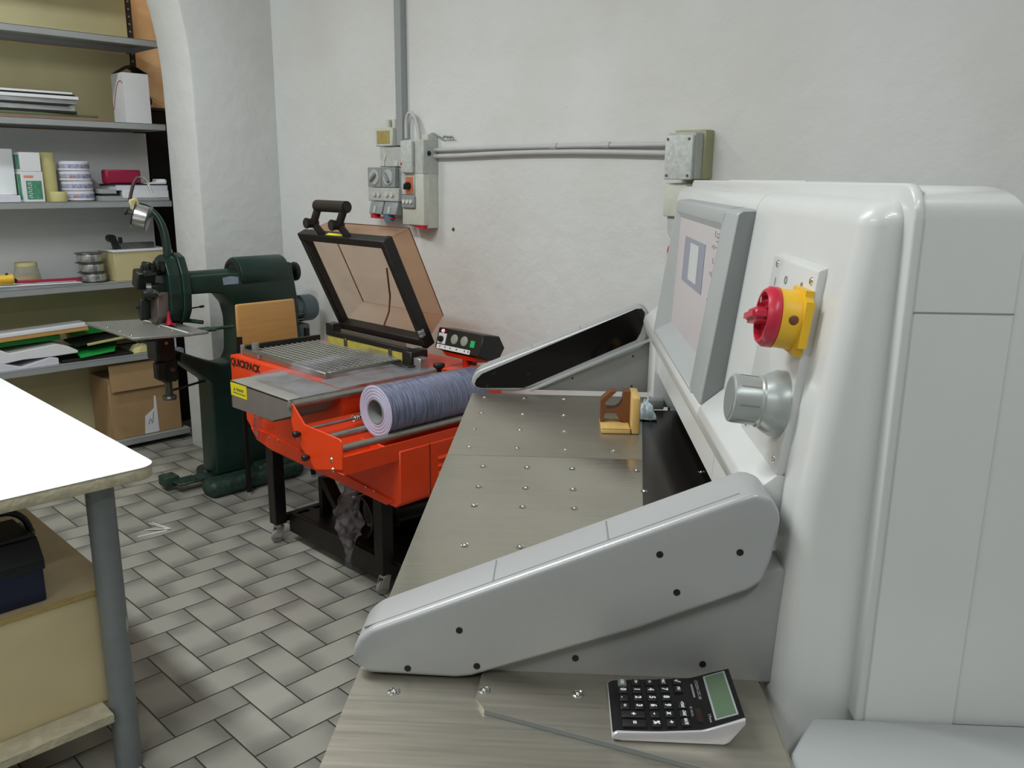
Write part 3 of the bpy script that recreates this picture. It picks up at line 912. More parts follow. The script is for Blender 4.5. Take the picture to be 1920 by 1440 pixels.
# things lying on the guillotine ------------------------------------------------
def cutw(u, v, z):
    p = _cw @ Vector((u, v, 0))
    return (p.x, p.y, z)
blk = thing('jogging_block', 'pale wooden block with dark cut-out, standing on the far end of steel table', 'wooden block', cutw(.16, 2.06, TZ + .0008), CA, frame='own')
W, H_, D_ = .098, .093, .052
mb = MB()
mb.box((-.043, -.010, 0), (.030, .10, .012), .003)
mb.box((-.043, -.010, .012), (.030, -.004, .014), .001)
obj('base', mb, M['woodlight'], blk)
obj('upright', MB().box((.0315, -.010, 0), (.052, .10, H_), .004), M['woodlight'], blk)
web = [(-.043, .012), (-.043, .070), (-.018, .093), (-.004, .093), (-.032, .064), (-.032, .053), (-.026, .047), (-.006, .047), (.004, .053), (.012, .066), (.014, .093), (.0312, .093), (.0312, .012), (.022, .012), (.006, .018), (-.002, .033), (-.006, .036), (-.028, .036), (-.033, .032), (-.034, .012)]
obj('web', MB().prism(web, .052, .09, 'xz'), M['woodedge'], blk, label='dark brown web with rounded cut-outs')
# crumpled cloth
def cloth_fn(a, b):
    x, y = (a - .5) * .085, (b - .5) * .10
    h = .026 + .022 * mnoise.noise(Vector((x * 40, y * 40, 1.3))) + .010 * mnoise.noise(Vector((x * 110, y * 110, 4.1)))
    e = max(abs(a - .5), abs(b - .5)) * 2
    h *= max(0.06, 1 - e ** 4)
    p = _cw @ Vector((.226 + x * (1 + .1 * mnoise.noise(Vector((b * 5, 0, 0)))), 2.225 + y, 0))
    return (p.x, p.y, TZ + .002 + h * 1.35)
one('crumpled_cloth', MB().sheet(cloth_fn, 30, 30, .0015), M['cloth'], 'small crumpled white and blue cloth behind the pale wooden block', 'cloth', angle=25)

# calculator (own frame: x along its text, y towards its display)
cal = thing('pocket_calculator', 'black calculator with silver edge lying on the near end of the steel table', 'calculator', cutw(.1455, .893, TZ + .0069), CA - PI / 2, frame='own')
ct = [(-.0735, .006), (-.068, .0105), (-.02, .0125), (.026, .0165), (.034, .0190), (.0735, .0335)]
cb = [(.0735, .0270), (.058, .004), (.052, .0), (-.062, .0), (-.0735, .002)]
def side_off(y): return .0535 - .0045 * (abs(y) / .0735) ** 2
def ctz(y):
    for (a, za), (b, zb) in zip(ct, ct[1:]):
        if a <= y <= b:
            return za + (zb - za) * (y - a) / (b - a)
    return ct[0][1] if y < ct[0][0] else ct[-1][1]
obj('case', MB().prism(ct + cb, -.0525, .0525, 'yz', .002, 2), M['calcsilver'], cal)
fp = MB()
ys = [-.0725, -.068, -.04, -.0, .026, .034, .05, .0725]
def fp_fn(a, b):
    y = ys[0] + (ys[-1] - ys[0]) * b
    w = .0495 - .002 * (abs(y) / .0735) ** 3
    return ((a * 2 - 1) * w, y, ctz(y) + .0016)
fp.sheet(fp_fn, 2, 36, .0022)
face = obj('face_plate', fp, M['calcblack'], cal)
XS = [-.0400 + .0160 * k for k in range(6)]
YS = [-.0560 + .0165 * k for k in range(5)]
KEYS = [['CE/C', 'M+', 'M-', 'MRC', '√'], ['0', '1', '4', '7', 'MU'], ['.', '2', '5', '8', None], ['+/-', '3', '6', '9', '+TAX'], ['+', None, '-', 'x', '-TAX'], ['=', None, '%', '÷', 'RATE']]
for cx in range(6):
    for ry in range(5):
        t_ = KEYS[cx][ry]
        if t_ is None:
            continue
        x, y, hh = XS[cx], YS[ry], .0052
        if t_ in '+=' and ry == 0:
            y, hh = (YS[0] + YS[1]) / 2, .0052 + .00825
        z = ctz(y)
        k_ = obj('key', MB().box((x - .0063, y - hh, z), (x + .0063, y + hh, z + .0046), .0012, 2), M['calckeygrey'] if t_ == 'CE/C' else M['calckey'], cal)
        big = len(t_) == 1
        text('legend', t_, .0098 if big else .0052, Matrix.Translation((x, y, z + .0048)), M['whiteprint'], k_, .0002, bold=.0003 if big else .0001, sx=.9)
def tilt(y0):
    a = math.atan2(.0335 - .0190, .0735 - .034)
    return a
ta = math.atan2(.0145, .0395)
def on_face(x, y, dz=.0018):
    a = ta if y > .034 else math.atan2(.0040, .046)
    return Matrix.Translation((x, y, ctz(y) + dz)) @ Matrix.Rotation(a, 4, 'X')
lf = MB()
t = bmesh.new(); bmesh.ops.create_cube(t, size=1.0); t.transform(Matrix.Diagonal((.086, .027, .0012, 1)))
lf._add(t, on_face(-.001, .0545))
disp = obj('display', lf, M['calclcdframe'], cal)
lf = MB()
t = bmesh.new(); bmesh.ops.create_cube(t, size=1.0); t.transform(Matrix.Diagonal((.0815, .0225, .0012, 1)))
lf._add(t, on_face(-.001, .0545, .0023))
obj('lcd_glass', lf, M['calclcd'], disp)
lf = MB()
t = bmesh.new(); bmesh.ops.create_cube(t, size=1.0); t.transform(Matrix.Diagonal((.026, .0085, .0008, 1)))
lf._add(t, on_face(.026, .0275))
obj('solar_cell', lf, M['solar'], cal)
text('maker_print', 'CITIZEN CDC-80', .0052, on_face(-.022, .0325, .0020), M['print'], face, .0002)
mb = MB()
for k in range(9):
    t = bmesh.new(); bmesh.ops.create_cube(t, size=1.0); t.transform(Matrix.Diagonal((.0022, .0022, .0005, 1)))
    mb._add(t, on_face(-.034 + k * .0030, .0268, .0020))
obj('maker_print', mb, M['print'], face)
text('maker_print', '2 Power', .0046, on_face(.036, .0375, .0020), M['print'], face, .0002)
text('maker_print', 'SET  RECALL', .0034, on_face(.018, .0195, .0020), M['print'], face, .0002)
# ------------------------------------------------------------------ orange hood shrink wrapper
wr = thing('shrink_wrapper', 'orange shrink-wrapping machine with raised smoked hood, standing on black legs', 'packing machine', (1.95, 2.75, 0))
BZ = 0.80
# upper body with the sealing well
mb = MB()
mb.box((1.718, 2.548, .62), (2.36, 3.372, BZ), .004, 2)
mb.box((2.196, 2.36, .62), (2.36, 2.56, BZ), .004, 2)
body = obj('body', mb, M['orange'], wr)
text('lettering', 'QUICKPACK', .044, frame_mtx((1.7174, 3.245, .772), (0, -1, 0), (0, 0, 1)), M['ink'], body, .0004, bold=.0016, sx=.98)
# tapered lower body
lower = [(3.29, .63), (3.285, .525), (3.19, .452), (3.10, .430), (2.255, .415), (2.225, .44), (2.225, .63)]
mb = MB().prism(lower, 1.73, 2.30, 'yz', .003, 1)
mb.prism([(3.245, .500), (3.195, .455), (3.105, .440), (2.30, .415), (2.26, .440), (3.1, .505)], 1.724, 1.731, 'yz', .001, 1)
lb = obj('lower_body', mb, M['orange'], wr)
mb = MB()
for k in range(5):
    z = .575 - k * .029
    mb.prism([(2.2245, z), (2.2175, z - .010), (2.2245, z - .014)], 1.90, 1.965, 'yz')
obj('louvre', mb, M['orange'], lb)
obj('panel_seam', MB().box((1.8635, 2.2238, .43), (1.8655, 2.2255, .63)), M['darkgap'], lb)
mb = MB()
for y, z in ((2.42, .452), (2.37, .450), (3.09, .487), (3.02, .492)):
    mb.sphere((1.7225, y, z), .005, (.5, 1, 1), 10)
obj('rivet', mb, M['castermetal'], lb)
# grey film tray in front
tr = [(2.947, .795), (2.535, .795), (2.515, .775), (2.522, .742), (2.655, .697), (2.948, .692)]
mb = MB().prism(tr, 1.495, 1.501, 'yz', .001, 1)
mb.box((1.495, 2.541, .789), (1.72, 2.947, .795), .001, 1)
mb.box((1.495, 2.941, .692), (1.72, 2.947, .795), .001, 1)
mb.hull(([(1.501, 2.546, .770), (1.72, 2.546, .770), (1.72, 2.655, .697), (1.501, 2.655, .697)], [(0, 1, 2, 3)]))
mb.box((1.501, 2.655, .692), (1.72, 2.947, .698))
ty = obj('film_tray', mb, M['trayfront'], wr)
obj('tray_plate', MB().box((1.497, 2.541, .7952), (1.7175, 2.946, .7972), .0006, 1).box((1.7175, 2.541, .8002), (2.18, 2.690, .8018), .0006, 1), M['traytop'], ty)
mb = MB().prism([(2.944, .791), (2.825, .7925), (2.826, .742), (2.943, .742)], 1.4938, 1.4952, 'yz')
st = obj('warning_sticker', mb, M['sticker'], ty)
mb = MB()
mb.prism([(2.922, .764), (2.908, .764), (2.915, .777)], 1.4932, 1.4939, 'yz')
for y, w, h in ((2.896, .006, .012), (2.887, .005, .009), (2.879, .005, .009), (2.870, .007, .010), (2.860, .006, .009), (2.851, .005, .012)):
    mb.box((1.4932, y - w / 2, .765), (1.4939, y + w / 2, .765 + h))
for k in range(12):
    mb.box((1.4932, 2.926 - k * .0078 - .0058, .7535), (1.4939, 2.926 - k * .0078, .7575))
obj('sticker_print', mb, M['inkgrey'], st)
# sealing frame, wire cloth, insulation
mb = MB()
mb.box((1.752, 2.70, .800), (1.772, 3.345, .825), .002, 1)
mb.box((1.7725, 2.702, .8005), (2.12, 2.720, .8245), .002, 1)
sfm = obj('sealing_frame', mb, M['zinc'], wr)
mb = MB()
mb.cyl((1.76, 3.335, .80), (1.76, 3.335, .842), .010, n=14)
mb.cyl((1.80, 3.300, .80), (1.80, 3.300, .850), .016, n=18)
mb.cyl((1.748, 3.18, .808), (1.748, 3.18, .822), .006, n=10)
obj('frame_stud', mb, M['castermetal'], sfm)
mb = MB().box((1.775, 3.335, .800), (2.15, 3.352, .838), .002, 1)
obj('rear_bar', mb, M['hoodblack'], sfm)
mb = MB().box((1.772, 2.72, .8002), (2.14, 3.335, .8012))
obj('well_floor', mb, M['darkgap'], sfm)
mb = MB()
for k in range(27):
    y = 2.733 + k * .0228
    z = .8135
    mb.hull(([(1.773, y - .0018, z), (2.14, y - .0018, z), (2.14, y + .0018, z), (1.773, y + .0018, z), (1.773, y - .0018, z + .0022), (2.14, y - .0018, z + .0022), (2.14, y + .0018, z + .0022), (1.773, y + .0018, z + .0022)], [(0, 1, 2, 3), (4, 5, 6, 7), (0, 1, 5, 4), (1, 2, 6, 5), (2, 3, 7, 6), (3, 0, 4, 7)]))
for k in range(14):
    x = 1.784 + k * .0266
    z = .8150
    mb.hull(([(x - .0020, 2.72, z), (x + .0020, 2.72, z), (x + .0020, 3.335, z), (x - .0020, 3.335, z), (x - .0020, 2.72, z + .003), (x + .0020, 2.72, z + .003), (x + .0020, 3.335, z + .003), (x - .0020, 3.335, z + .003)], [(0, 1, 2, 3), (4, 5, 6, 7), (0, 1, 5, 4), (1, 2, 6, 5), (2, 3, 7, 6), (3, 0, 4, 7)]))
obj('wire_cloth', mb, M['wire'], wr)
mb = MB().box((2.142, 2.72, .800), (2.152, 3.26, .848))
ins = obj('insulation_panel', mb, M['yfoam'], wr)
for y in (3.12, 2.80):
    obj('clip', MB().box((2.134, y - .008, .806), (2.142, y + .008, .852), .001, 1), M['gunmetal'], ins)
mb = MB().box((2.139, 2.66, .847), (2.165, 3.27, .868), .002, 1)
mb.box((2.150, 3.235, .846), (2.20, 3.29, .900), .002, 1)
mb.box((2.10, 2.615, .800), (2.19, 2.675, .870), .004, 1)
mb.box((2.07, 2.60, .800), (2.16, 2.70, .818), .003, 1)
hb = obj('hinge_bar', mb, M['hoodblack'], wr)
mb = MB().box((2.156, 2.72, .868), (2.16, 3.18, .884))
obj('perforated_strip', mb, M['zinc'], hb)
obj('hinge_block', MB().box((2.11, 2.57, .80), (2.155, 2.612, .848), .002, 1), M['castermetal'], hb)
# hood: hinged frame with smoked acrylic box behind it
HP = Vector((2.175, 0, .882))
HA = math.atan2(1.313 - .882, 1.972 - 2.175)
hd = Vector((math.cos(HA), 0, math.sin(HA)))
hn = Vector((math.sin(HA), 0, -math.cos(HA)))
HL = .474
def hp(s_, y, n_): return Vector((HP.x, y, HP.z)) + hd * s_ + hn * n_
def hbox(mb, s0, s1, y0, y1, n0, n1, bev=.003):
    t = bmesh.new()
    bmesh.ops.create_cube(t, size=1.0)
    t.transform(Matrix.Diagonal((s1 - s0, y1 - y0, n1 - n0, 1)))
    bmesh.ops.bevel(t, geom=list(t.edges), offset=bev, segments=1, affect='EDGES')
    o = hp((s0 + s1) / 2, (y0 + y1) / 2, (n0 + n1) / 2)
    m4 = Matrix((hd, (0, 1, 0), hn)).transposed().to_4x4()
    m4.translation = o
    mb._add(t, m4)
mb = MB()
YL, YR = 3.205, 2.612
hbox(mb, 0, HL, YL - .026, YL, 0, .042)
hbox(mb, -.012, HL, YR, YR + .030, 0, .050)
hbox(mb, HL - .030, HL + .002, YR + .0015, YL - .0015, -.002, .0425)
hbox(mb, -.004, .032, YR + .0015, YL - .0015, -.0015, .045)
hbox(mb, 0, HL - .01, YL - .034, YL - .026, .006, .012, .001)
hood = obj('hood', mb, M['hoodblack'], wr)
mb = MB()
d_ = .150
def quad(mb, a, b, c, d, th=.004):
    a, b, c, d = map(Vector, (a, b, c, d))
    n = (b - a).cross(c - a).normalized() * th
    mb.hull(([a, b, c, d, a + n, b + n, c + n, d + n], [(0, 1, 2, 3), (4, 5, 6, 7), (0, 1, 5, 4), (1, 2, 6, 5), (2, 3, 7, 6), (3, 0, 4, 7)]))
s0, s1 = .02, HL - .006
o0, o1 = .055, HL - .020
a, b = hp(s0, YR + .012, .04), hp(s1, YR + .012, .04)
c, d = hp(o1, YR + .020, d_), hp(o0, YR + .020, d_)
a2, b2 = hp(s0, YL - .012, .04), hp(s1, YL - .012, .04)
c2, d2 = hp(o1, YL - .020, d_), hp(o0, YL - .020, d_)
quad(mb, a, b, c, d)
quad(mb, a2, b2, c2, d2)
quad(mb, d, c, c2, d2)
quad(mb, b, b2, c2, c)
quad(mb, a, a2, d2, d)
obj('smoked_window', mb, M['smoke'], hood)
mb = MB()
for p, q in ((c, d), (c2, d2), (c, c2)):
    mb.tube([p, q], .0022, 6)
obj('window_edge', mb, M['woodedge'], hood)
mb = MB().tube([hp(.02, 2.92, .03), hp(.10, 2.895, .10), hp(.26, 2.88, .142)], .004, 8, 1)
obj('gas_strut', mb, M['woodedge'], hood)
mb = MB()
hbox(mb, .060, .075, YR - .004, YR + .012, -.004, .02, .001)
hbox(mb, .045, .057, YR - .004, YR + .012, -.004, .02, .001)
obj('hinge_pin', mb, M['castermetal'], hood)
# handle bracket on the hood's front bar
hy0, hy1 = 3.045, 2.865
mb = MB()
top = HL + .005
for y in (hy0, hy1):
    k0, k1, k2 = hp(top - .004, y, .02), hp(top + .046, y + .014, .012), hp(top + .108, y - .030, .040)
    mb.tube([k0, k1], .0145, 12)
    mb.tube([k1, k2], .0155, 12)
    mb.cyl(k1 + Vector((-.026, .004, 0)), k1 + Vector((.020, .004, 0)), .019, n=18, bev=.003)
    mb.cyl(k1 + Vector((-.036, .004, 0)), k1 + Vector((-.024, .004, 0)), .022, n=18, bev=.003)
g0, g1 = hp(top + .110, hy0 - .012, .042), hp(top + .110, hy1 - .050, .042)
mb.cyl(g0, g1, .0235, n=20, bev=.006)
obj('handle', mb, M['hoodblack'], hood, 40)
mb = MB()
hbox(mb, HL + .0022, HL + .0036, 2.89, 3.00, .008, .024, .0003)
obj('yellow_label', mb, M['sticker'], hood)
# control box on a post
cb_ = MB()
YA, YB = 2.575, 2.315
prof = [(2.19, .884), (2.215, .964), (2.30, .950), (2.33, .900), (2.30, .858), (2.24, .860)]
cb_.prism(prof, YB, YA, 'xz', .003, 1)
ctl = obj('control_box', cb_, M['black'], wr)
cn = Vector((-.080, 0, .025)).normalized()
cz = Vector((.025, 0, .080)).normalized()
def cpos(s, h, off=0.0): return Vector((2.19, YA, .884)) + Vector((0, -1, 0)) * s * (YA - YB) + cz * h * .0838 + cn * off
def cbox(w, h, th, s, hh, off=0.0):
    t = bmesh.new()
    bmesh.ops.create_cube(t, size=1.0)
    t.transform(Matrix.Diagonal((w, h, th, 1)))
    return MB()._add(t, frame_mtx(cpos(s, hh, off), (0, -1, 0), cz))
obj('dial_plate', cbox(.046, .042, .002, .13, .50, .001), M['white'], ctl)
obj('dial_knob', MB().lathe([(0, .016), (.008, .016), (.012, .010), (.013, 0)], cpos(.12, .46, .002), cn, 20), M['black'], ctl)
for s in (.40, .62):
    obj('round_dial', MB().lathe([(0, .003), (.017, .003), (.019, .002), (.020, 0)], cpos(s, .56 , 0), cn, 24), M['dial'], ctl)
obj('pilot_lamp', MB().lathe([(0, .007), (.006, .006), (.008, 0)], cpos(.12, .86), cn, 16), M['redlamp'], ctl)
obj('lit_switch', cbox(.022, .026, .005, .82, .50, .002), M['greenlamp'], ctl)
lbl = obj('label_strip', cbox(.195, .017, .002, .42, .10, .001), M['white'], ctl)
mb = MB()
for s in (.12, .24, .36, .50, .68, .76):
    t = cbox(.005, .007, .0012, s, .11, .0018)
    mb._add(t.bm)
obj('pictogram', mb, M['ink'], lbl)
mb = MB().prism([(2.21, .870), (2.30, .858), (2.28, .842), (2.23, .848)], 2.36, 2.55, 'xz')
obj('box_bracket', mb, M['orange'], ctl)
obj('post', MB().cyl((2.272, 2.475, .80), (2.272, 2.475, .858), .017, n=20), M['orange'], wr)
mb = MB().cyl((2.272, 2.455, .832), (2.272, 2.425, .832), .013, n=16)
obj('clamp_knob', mb, M['black'], wr)
mb = MB().lathe([(0, .034), (.020, .034), (.024, .030), (.024, .022), (.014, .012), (.010, .010), (.010, 0)], (2.155, 2.508, .80), (0, 0, 1), 24)
obj('clamp_knob', mb, M['black'], wr)
# film cradle: side panels, beam and rollers
cr = [(2.536, .780), (2.520, .790), (2.508, .780), (2.445, .728), (2.240, .722), (2.228, .715), (2.228, .620), (2.392, .580), (2.508, .668), (2.525, .712)]
for x in (1.497, 2.185):
    pn_ = obj('cradle_panel', MB().prism(cr, x, x + .006, 'yz', .0015, 1), M['orange'], wr)
    if x < 2:
        for y, z in ((2.475, .690), (2.425, .618)):
            obj('knob', MB().lathe([(0, .026), (.009, .026), (.012, .022), (.012, .010), (.007, .008), (.007, 0)], (1.497, y, z), (-1, 0, 0), 20), M['black'], pn_)
        mb = MB()
        for y, z in ((2.290, .640), (2.285, .606)):
            mb.lathe([(0, .004), (.006, .003), (.008, 0)], (1.497, y, z), (-1, 0, 0), 14)
        obj('bolt', mb, M['chrome'], pn_)
mb = MB().box((1.503, 2.229, .600), (2.185, 2.233, .662), .001, 1)
mb.box((1.503, 2.229, .598), (2.185, 2.42, .602), .001, 1)
mb.hull(([(1.503, 2.42, .600), (2.185, 2.42, .600), (2.185, 2.53, .70), (1.503, 2.53, .70)], [(0, 1, 2, 3)]))
obj('cradle_trough', mb, M['orange'], wr)
for nm, y, z, r in (('roller', 2.524, .782, .0135), ('roller', 2.262, .678, .0135), ('roller', 2.400, .678, .0135), ('rod', 2.475, .700, .006)):
    ro = MB().cyl((1.503, y, z), (2.185, y, z), r, n=20)
    obj(nm, ro, M['roller'], wr)
obj('bolt', MB().lathe([(0, .012), (.008, .012), (.011, .004), (.011, 0)], (1.497, 2.524, .782), (-1, 0, 0), 16), M['chrome'], wr)
mb = MB()
for k in range(6):
    mb.torus((1.72 + k * .008, 2.475, .700), .011, .003, (1, 0, 0), 14, 6)
obj('spring', mb, M['chrome'], wr)
# undercarriage
def leg(x, y):
    l = obj('leg', MB().box((x - .027, y - .027, .085), (x + .027, y + .027, .46), .003, 1), M['legblack'], wr)
    cs = MB()
    cs.cyl((x, y, .070), (x, y, .086), .020, n=16)
    cs.prism([(x - .030, .030), (x - .012, .075), (x + .020, .075), (x + .006, .022)], y - .016, y - .013, 'xz')
    cs.prism([(x - .030, .030), (x - .012, .075), (x + .020, .075), (x + .006, .022)], y + .013, y + .016, 'xz')
    c = obj('caster', cs, M['castermetal'], l)
    obj('wheel', MB().cyl((x - .010, y - .011, .027), (x - .010, y + .011, .027), .027, n=24, bev=.004), M['rubber'], l)
for x, y in ((1.765, 3.130), (1.800, 2.425), (2.24, 3.10), (2.24, 2.30)):
    leg(x, y)
mb = MB()
mb.box((1.792, 3.113, .088), (2.213, 3.143, .117), .002, 1)
mb.box((1.90, 2.30, .088), (1.93, 3.113, .117), .002, 1)
mb.box((1.827, 2.41, .088), (2.213, 2.44, .117), .002, 1)
mb.box((2.10, 2.30, .088), (2.13, 3.113, .117), .002, 1)
obj('stretcher', mb, M['legblack'], wr)
obj('kick_panel', MB().box((1.80, 2.44, .045), (1.822, 3.10, .134), .002, 1), M['legblack'], wr)
obj('lower_shelf', MB().box((1.823, 2.33, .118), (2.25, 3.05, .134), .001, 1), M['legblack'], wr)

# film roll, film web and offcuts
fr = thing('film_roll', 'roll of violet-tinted clear film lying in the orange cradle', 'film roll', (1.95, 2.331, .66))
RC = Vector((1.712, 2.331, .757))
mb = MB()
mb.lathe([(.089, .0), (.0895, .004), (.0895, .456), (.089, .46)], RC, (1, 0, 0), 48)
obj('film', mb, M['filmviolet'], fr)
mb = MB()
prof = []
for k in range(9):
    r = .045 + k * .0055
    prof += [(r, -.0005 - .0012 * (k % 2)), (r + .004, -.0005 - .0012 * (k % 2))]
mb.lathe(prof, RC, (1, 0, 0), 48)
obj('film_end', mb, M['filmend'], fr)
mb = MB().lathe([(.0455, -.003), (.0455, .463), (.0405, .463), (.0405, .10), (0, .10), (0, .098), (.0405, .097), (.0405, -.003), (.0455, -.003)], RC, (1, 0, 0), 40)
obj('core', mb, M['core'], fr)
def web(a, b):
    x = 1.545 + a * .62
    y = 2.527 + b * (.355 + .06 * a + .02 * math.sin(9 * a))
    z = .8025 + .010 * b + .004 * mnoise.noise(Vector((x * 14, y * 14, 2))) + .0025 * mnoise.noise(Vector((x * 45, y * 45, 5))) + .003
    z += .003
    if b < .08:
        z = .797 + (z - .797) * b / .08
    if b > .5 and x > 1.74:
        z += .018 * min(1, (b - .5) * 5)
    return (x, y, z)
one('film_web', MB().sheet(web, 60, 44), M['film'], 'wrinkled clear film spread over the grey tray of the orange machine', 'plastic film', angle=60)
def hang(x0, y0, z0, pts, name, label):
    def fn(a, b):
        k = b * (len(pts) - 1)
        i = min(int(k), len(pts) - 2)
        t = k - i
        p = Vector(pts[i][:3]).lerp(Vector(pts[i + 1][:3]), t)
        w = pts[i][3] * (1 - t) + pts[i + 1][3] * t
        th = (a - .5) * PI * 1.5
        q = p + Vector((-.55 * math.cos(th) * w * .5, math.sin(th) * w, 0))
        nz_ = mnoise.noise_vector(Vector((q.y * 28, q.z * 28, a * 3))) * w * .28
        return q + nz_
    one(name, MB().sheet(fn, 26, 30), M['scrap'], label, 'plastic film', angle=50)
hang(0, 0, 0, [(1.80, 2.62, .415, .02), (1.765, 2.585, .36, .055), (1.745, 2.573, .29, .085), (1.740, 2.572, .23, .070), (1.740, 2.572, .17, .034), (1.740, 2.574, .125, .020), (1.740, 2.576, .085, .024)], 'film_scrap', 'crumpled clear film hanging down to the floor beneath the orange machine')
hang(0, 0, 0, [(1.66, 3.03, .690, .012), (1.675, 3.08, .61, .030), (1.695, 3.135, .53, .032), (1.71, 3.17, .465, .010)], 'film_scrap', 'twisted strip of clear film hanging below the grey tray corner')
# things on the lower shelf
mb = MB().lathe([(.095, 0), (.095, .26), (.04, .26), (.04, 0), (.095, 0)], (1.955, 2.60, .230), (1, -.12, 0), 40)
one('spare_roll', mb, M['blackgloss'], 'black shiny film roll lying on the shelf under the orange machine', 'film roll')
mb = MB().lathe([(.088, 0), (.088, .05), (.078, .05), (.078, 0), (.088, 0)], (1.865, 2.655, .223), (1, -.12, 0), 40)
one('black_ring', mb, M['black'], 'round black ring standing against the black film roll on the under-shelf', 'ring')
mb = MB().box((1.875, 2.72, .1345), (2.05, 2.735, .142), rot=rotz(-32))
one('white_stick', mb, M['white'], 'short white plastic stick on the shelf under the orange machine', 'stick')
mb = MB()
path = [(2.985, .120), (2.985, .290), (2.945, .290), (2.855, .190), (2.79, .245), (2.745, .245), (2.745, .12), (2.768, .12), (2.768, .215), (2.785, .215), (2.855, .150), (2.958, .250), (2.958, .120)]
one('bent_bracket', MB().prism([(y, z + .015) for y, z in path], 1.88, 1.93, 'yz', .001, 1), M['black'], 'black bent metal bracket like a letter M under the orange machine', 'bracket')
# ------------------------------------------------------------------ green wire stitcher
ws = thing('wire_stitcher', 'dark green cast-iron wire stitching machine standing by the white pillar', 'stitching machine', (2.05, 3.95, 0))
YC = 3.95
mb = MB()
mb.box((1.78, 3.775, 0), (2.31, 3.905, .085), .035, 4)
mb.box((1.86, 4.02, 0), (2.31, 4.13, .080), .03, 3)
mb.box((2.05, 3.80, 0), (2.31, 4.12, .11), .03, 3)
obj('base', mb, M['greenworn'], ws, 50)
mb = MB()
mb.box((1.665, 4.035, .02), (1.745, 4.125, .075), .012, 2)
mb.box((1.70, 3.955, .045), (1.93, 4.045, .058), .004, 1)
for k in range(7):
    mb.box((1.712 + k * .014, 3.958, .058), (1.719 + k * .014, 4.042, .062))
pd = obj('foot_pedal', mb, M['greenworn'], ws)
# column and arm: one C-shaped casting
C_ = [(1.862, .085), (1.868, .48), (1.868, .560), (1.72, .690), (1.73, .735), (1.86, .672), (1.94, .642), (1.995, .650), (2.015, .690), (2.022, .80), (2.022, .860), (2.008, .930), (1.965, .985), (1.90, .998), (1.80, 1.000), (1.78, 1.000), (1.78, 1.085), (2.05, 1.085), (2.10, 1.120), (2.345, 1.120), (2.370, .95), (2.372, .50), (2.330, .085)]
cl = obj('column', MB().prism(C_, 3.875, 4.025, 'xz', .022, 3), M['green'], ws, 45)
mb = MB().cyl((1.79, YC, 1.049), (2.08, YC, 1.047), .0545, n=32)
arm_ = obj('arm', mb, M['green'], ws)
mb = MB().prism([(1.965, 1.032), (2.045, 1.032), (2.045, 1.066), (2.005, 1.072), (1.965, 1.066)], 3.872, 3.8985, 'xz', .001, 1)
obj('nameplate', mb, M['plate'], arm_)
mb = MB().lathe([(0, 0), (.060, 0), (.082, .004), (.086, .012), (.086, .262), (.078, .275), (0, .275)], (2.055, YC, 1.070), (1, 0, 0), 40)
obj('drum_housing', mb, M['green'], ws)
mb = MB().lathe([(0, -.002), (.056, -.002), (.058, -.006), (.074, -.006), (.076, 0)], (2.055, YC, 1.070), (1, 0, 0), 40)
obj('drum_cap', mb, M['oily'], ws)
mb = MB()
mb.cyl((2.33, YC, 1.060), (2.395, YC, 1.062), .016, n=16)
mb.lathe([(0, 0), (.030, 0), (.046, .006), (.050, .016), (.048, .026), (.036, .030), (0, .022)], (2.388, YC, 1.062), (1, 0, 0), 32)
obj('hand_wheel', mb, M['black'], ws)
mb = MB().lathe([(0, 0), (.045, 0), (.055, .01), (.055, .045), (.070, .05), (.070, .115), (.060, .135), (0, .14)], (2.372, YC, .865), (1, 0, 0), 36)
mt = obj('motor', mb, M['bluegrey'], ws)
mb = MB()
for k in range(10):
    a = k * 2 * PI / 10
    mb.box((2.376, YC + .053 * math.cos(a) - .004, .845 + .053 * math.sin(a) - .004), (2.422, YC + .053 * math.cos(a) + .004, .845 + .053 * math.sin(a) + .004), .001, 1)
obj('cooling_fin', mb, M['gunmetal'], mt)
mb = MB().box((2.37, YC - .06, .69), (2.45, YC + .06, .79), .015, 2)
obj('motor_mount', mb, M['bluegrey'], ws)
# head
mb = MB()
hp_ = [(YC - .050, .872), (YC - .090, .930), (YC - .100, 1.01), (YC - .090, 1.10), (YC - .055, 1.175), (YC, 1.195), (YC + .055, 1.175), (YC + .090, 1.10), (YC + .100, 1.01), (YC + .090, .93), (YC + .05, .872)]
mb.prism(hp_, 1.755, 1.795, 'yz', .006, 2)
mb.prism([(YC + (y - YC) * .92, 1.045 + (z - 1.045) * .96) for y, z in hp_], 1.695, 1.756, 'yz', .006, 2)
hdp = obj('head', mb, M['green'], ws, 45)
mb = MB()
mb.box((1.615, YC - .045, .985), (1.705, YC + .05, 1.055), .008, 1)
mb.box((1.575, YC - .03, 1.04), (1.66, YC + .03, 1.125), .006, 1, rot=rotx(20))
mb.box((1.60, YC - .05, 1.09), (1.66, YC + .01, 1.118), .004, 1, rot=rotx(-15))
mb.box((1.625, YC - .02, 1.10), (1.70, YC + .05, 1.150), .006, 1, rot=roty(18))
mb.box((1.655, YC - .06, 1.125), (1.70, YC - .02, 1.165), .004, 1)
mb.cyl((1.59, YC - .05, 1.02), (1.64, YC - .07, 1.02), .020, n=16)
for k in range(5):
    mb.box((1.60 + k * .018, YC - .012 * k - .03, 1.118 + .006 * (k % 2)), (1.612 + k * .018, YC - .012 * k - .012, 1.145 + .006 * (k % 2)), .001, 1)
obj('wire_feed', mb, M['oily'], hdp)
mb = MB()
mb.cyl((1.60, YC - .06, 1.045), (1.62, YC - .068, 1.045), .024, n=18)
mb.tube([(1.61, YC - .07, 1.045), (1.635, YC - .082, 1.03), (1.65, YC - .085, 1.01)], .006, 8)
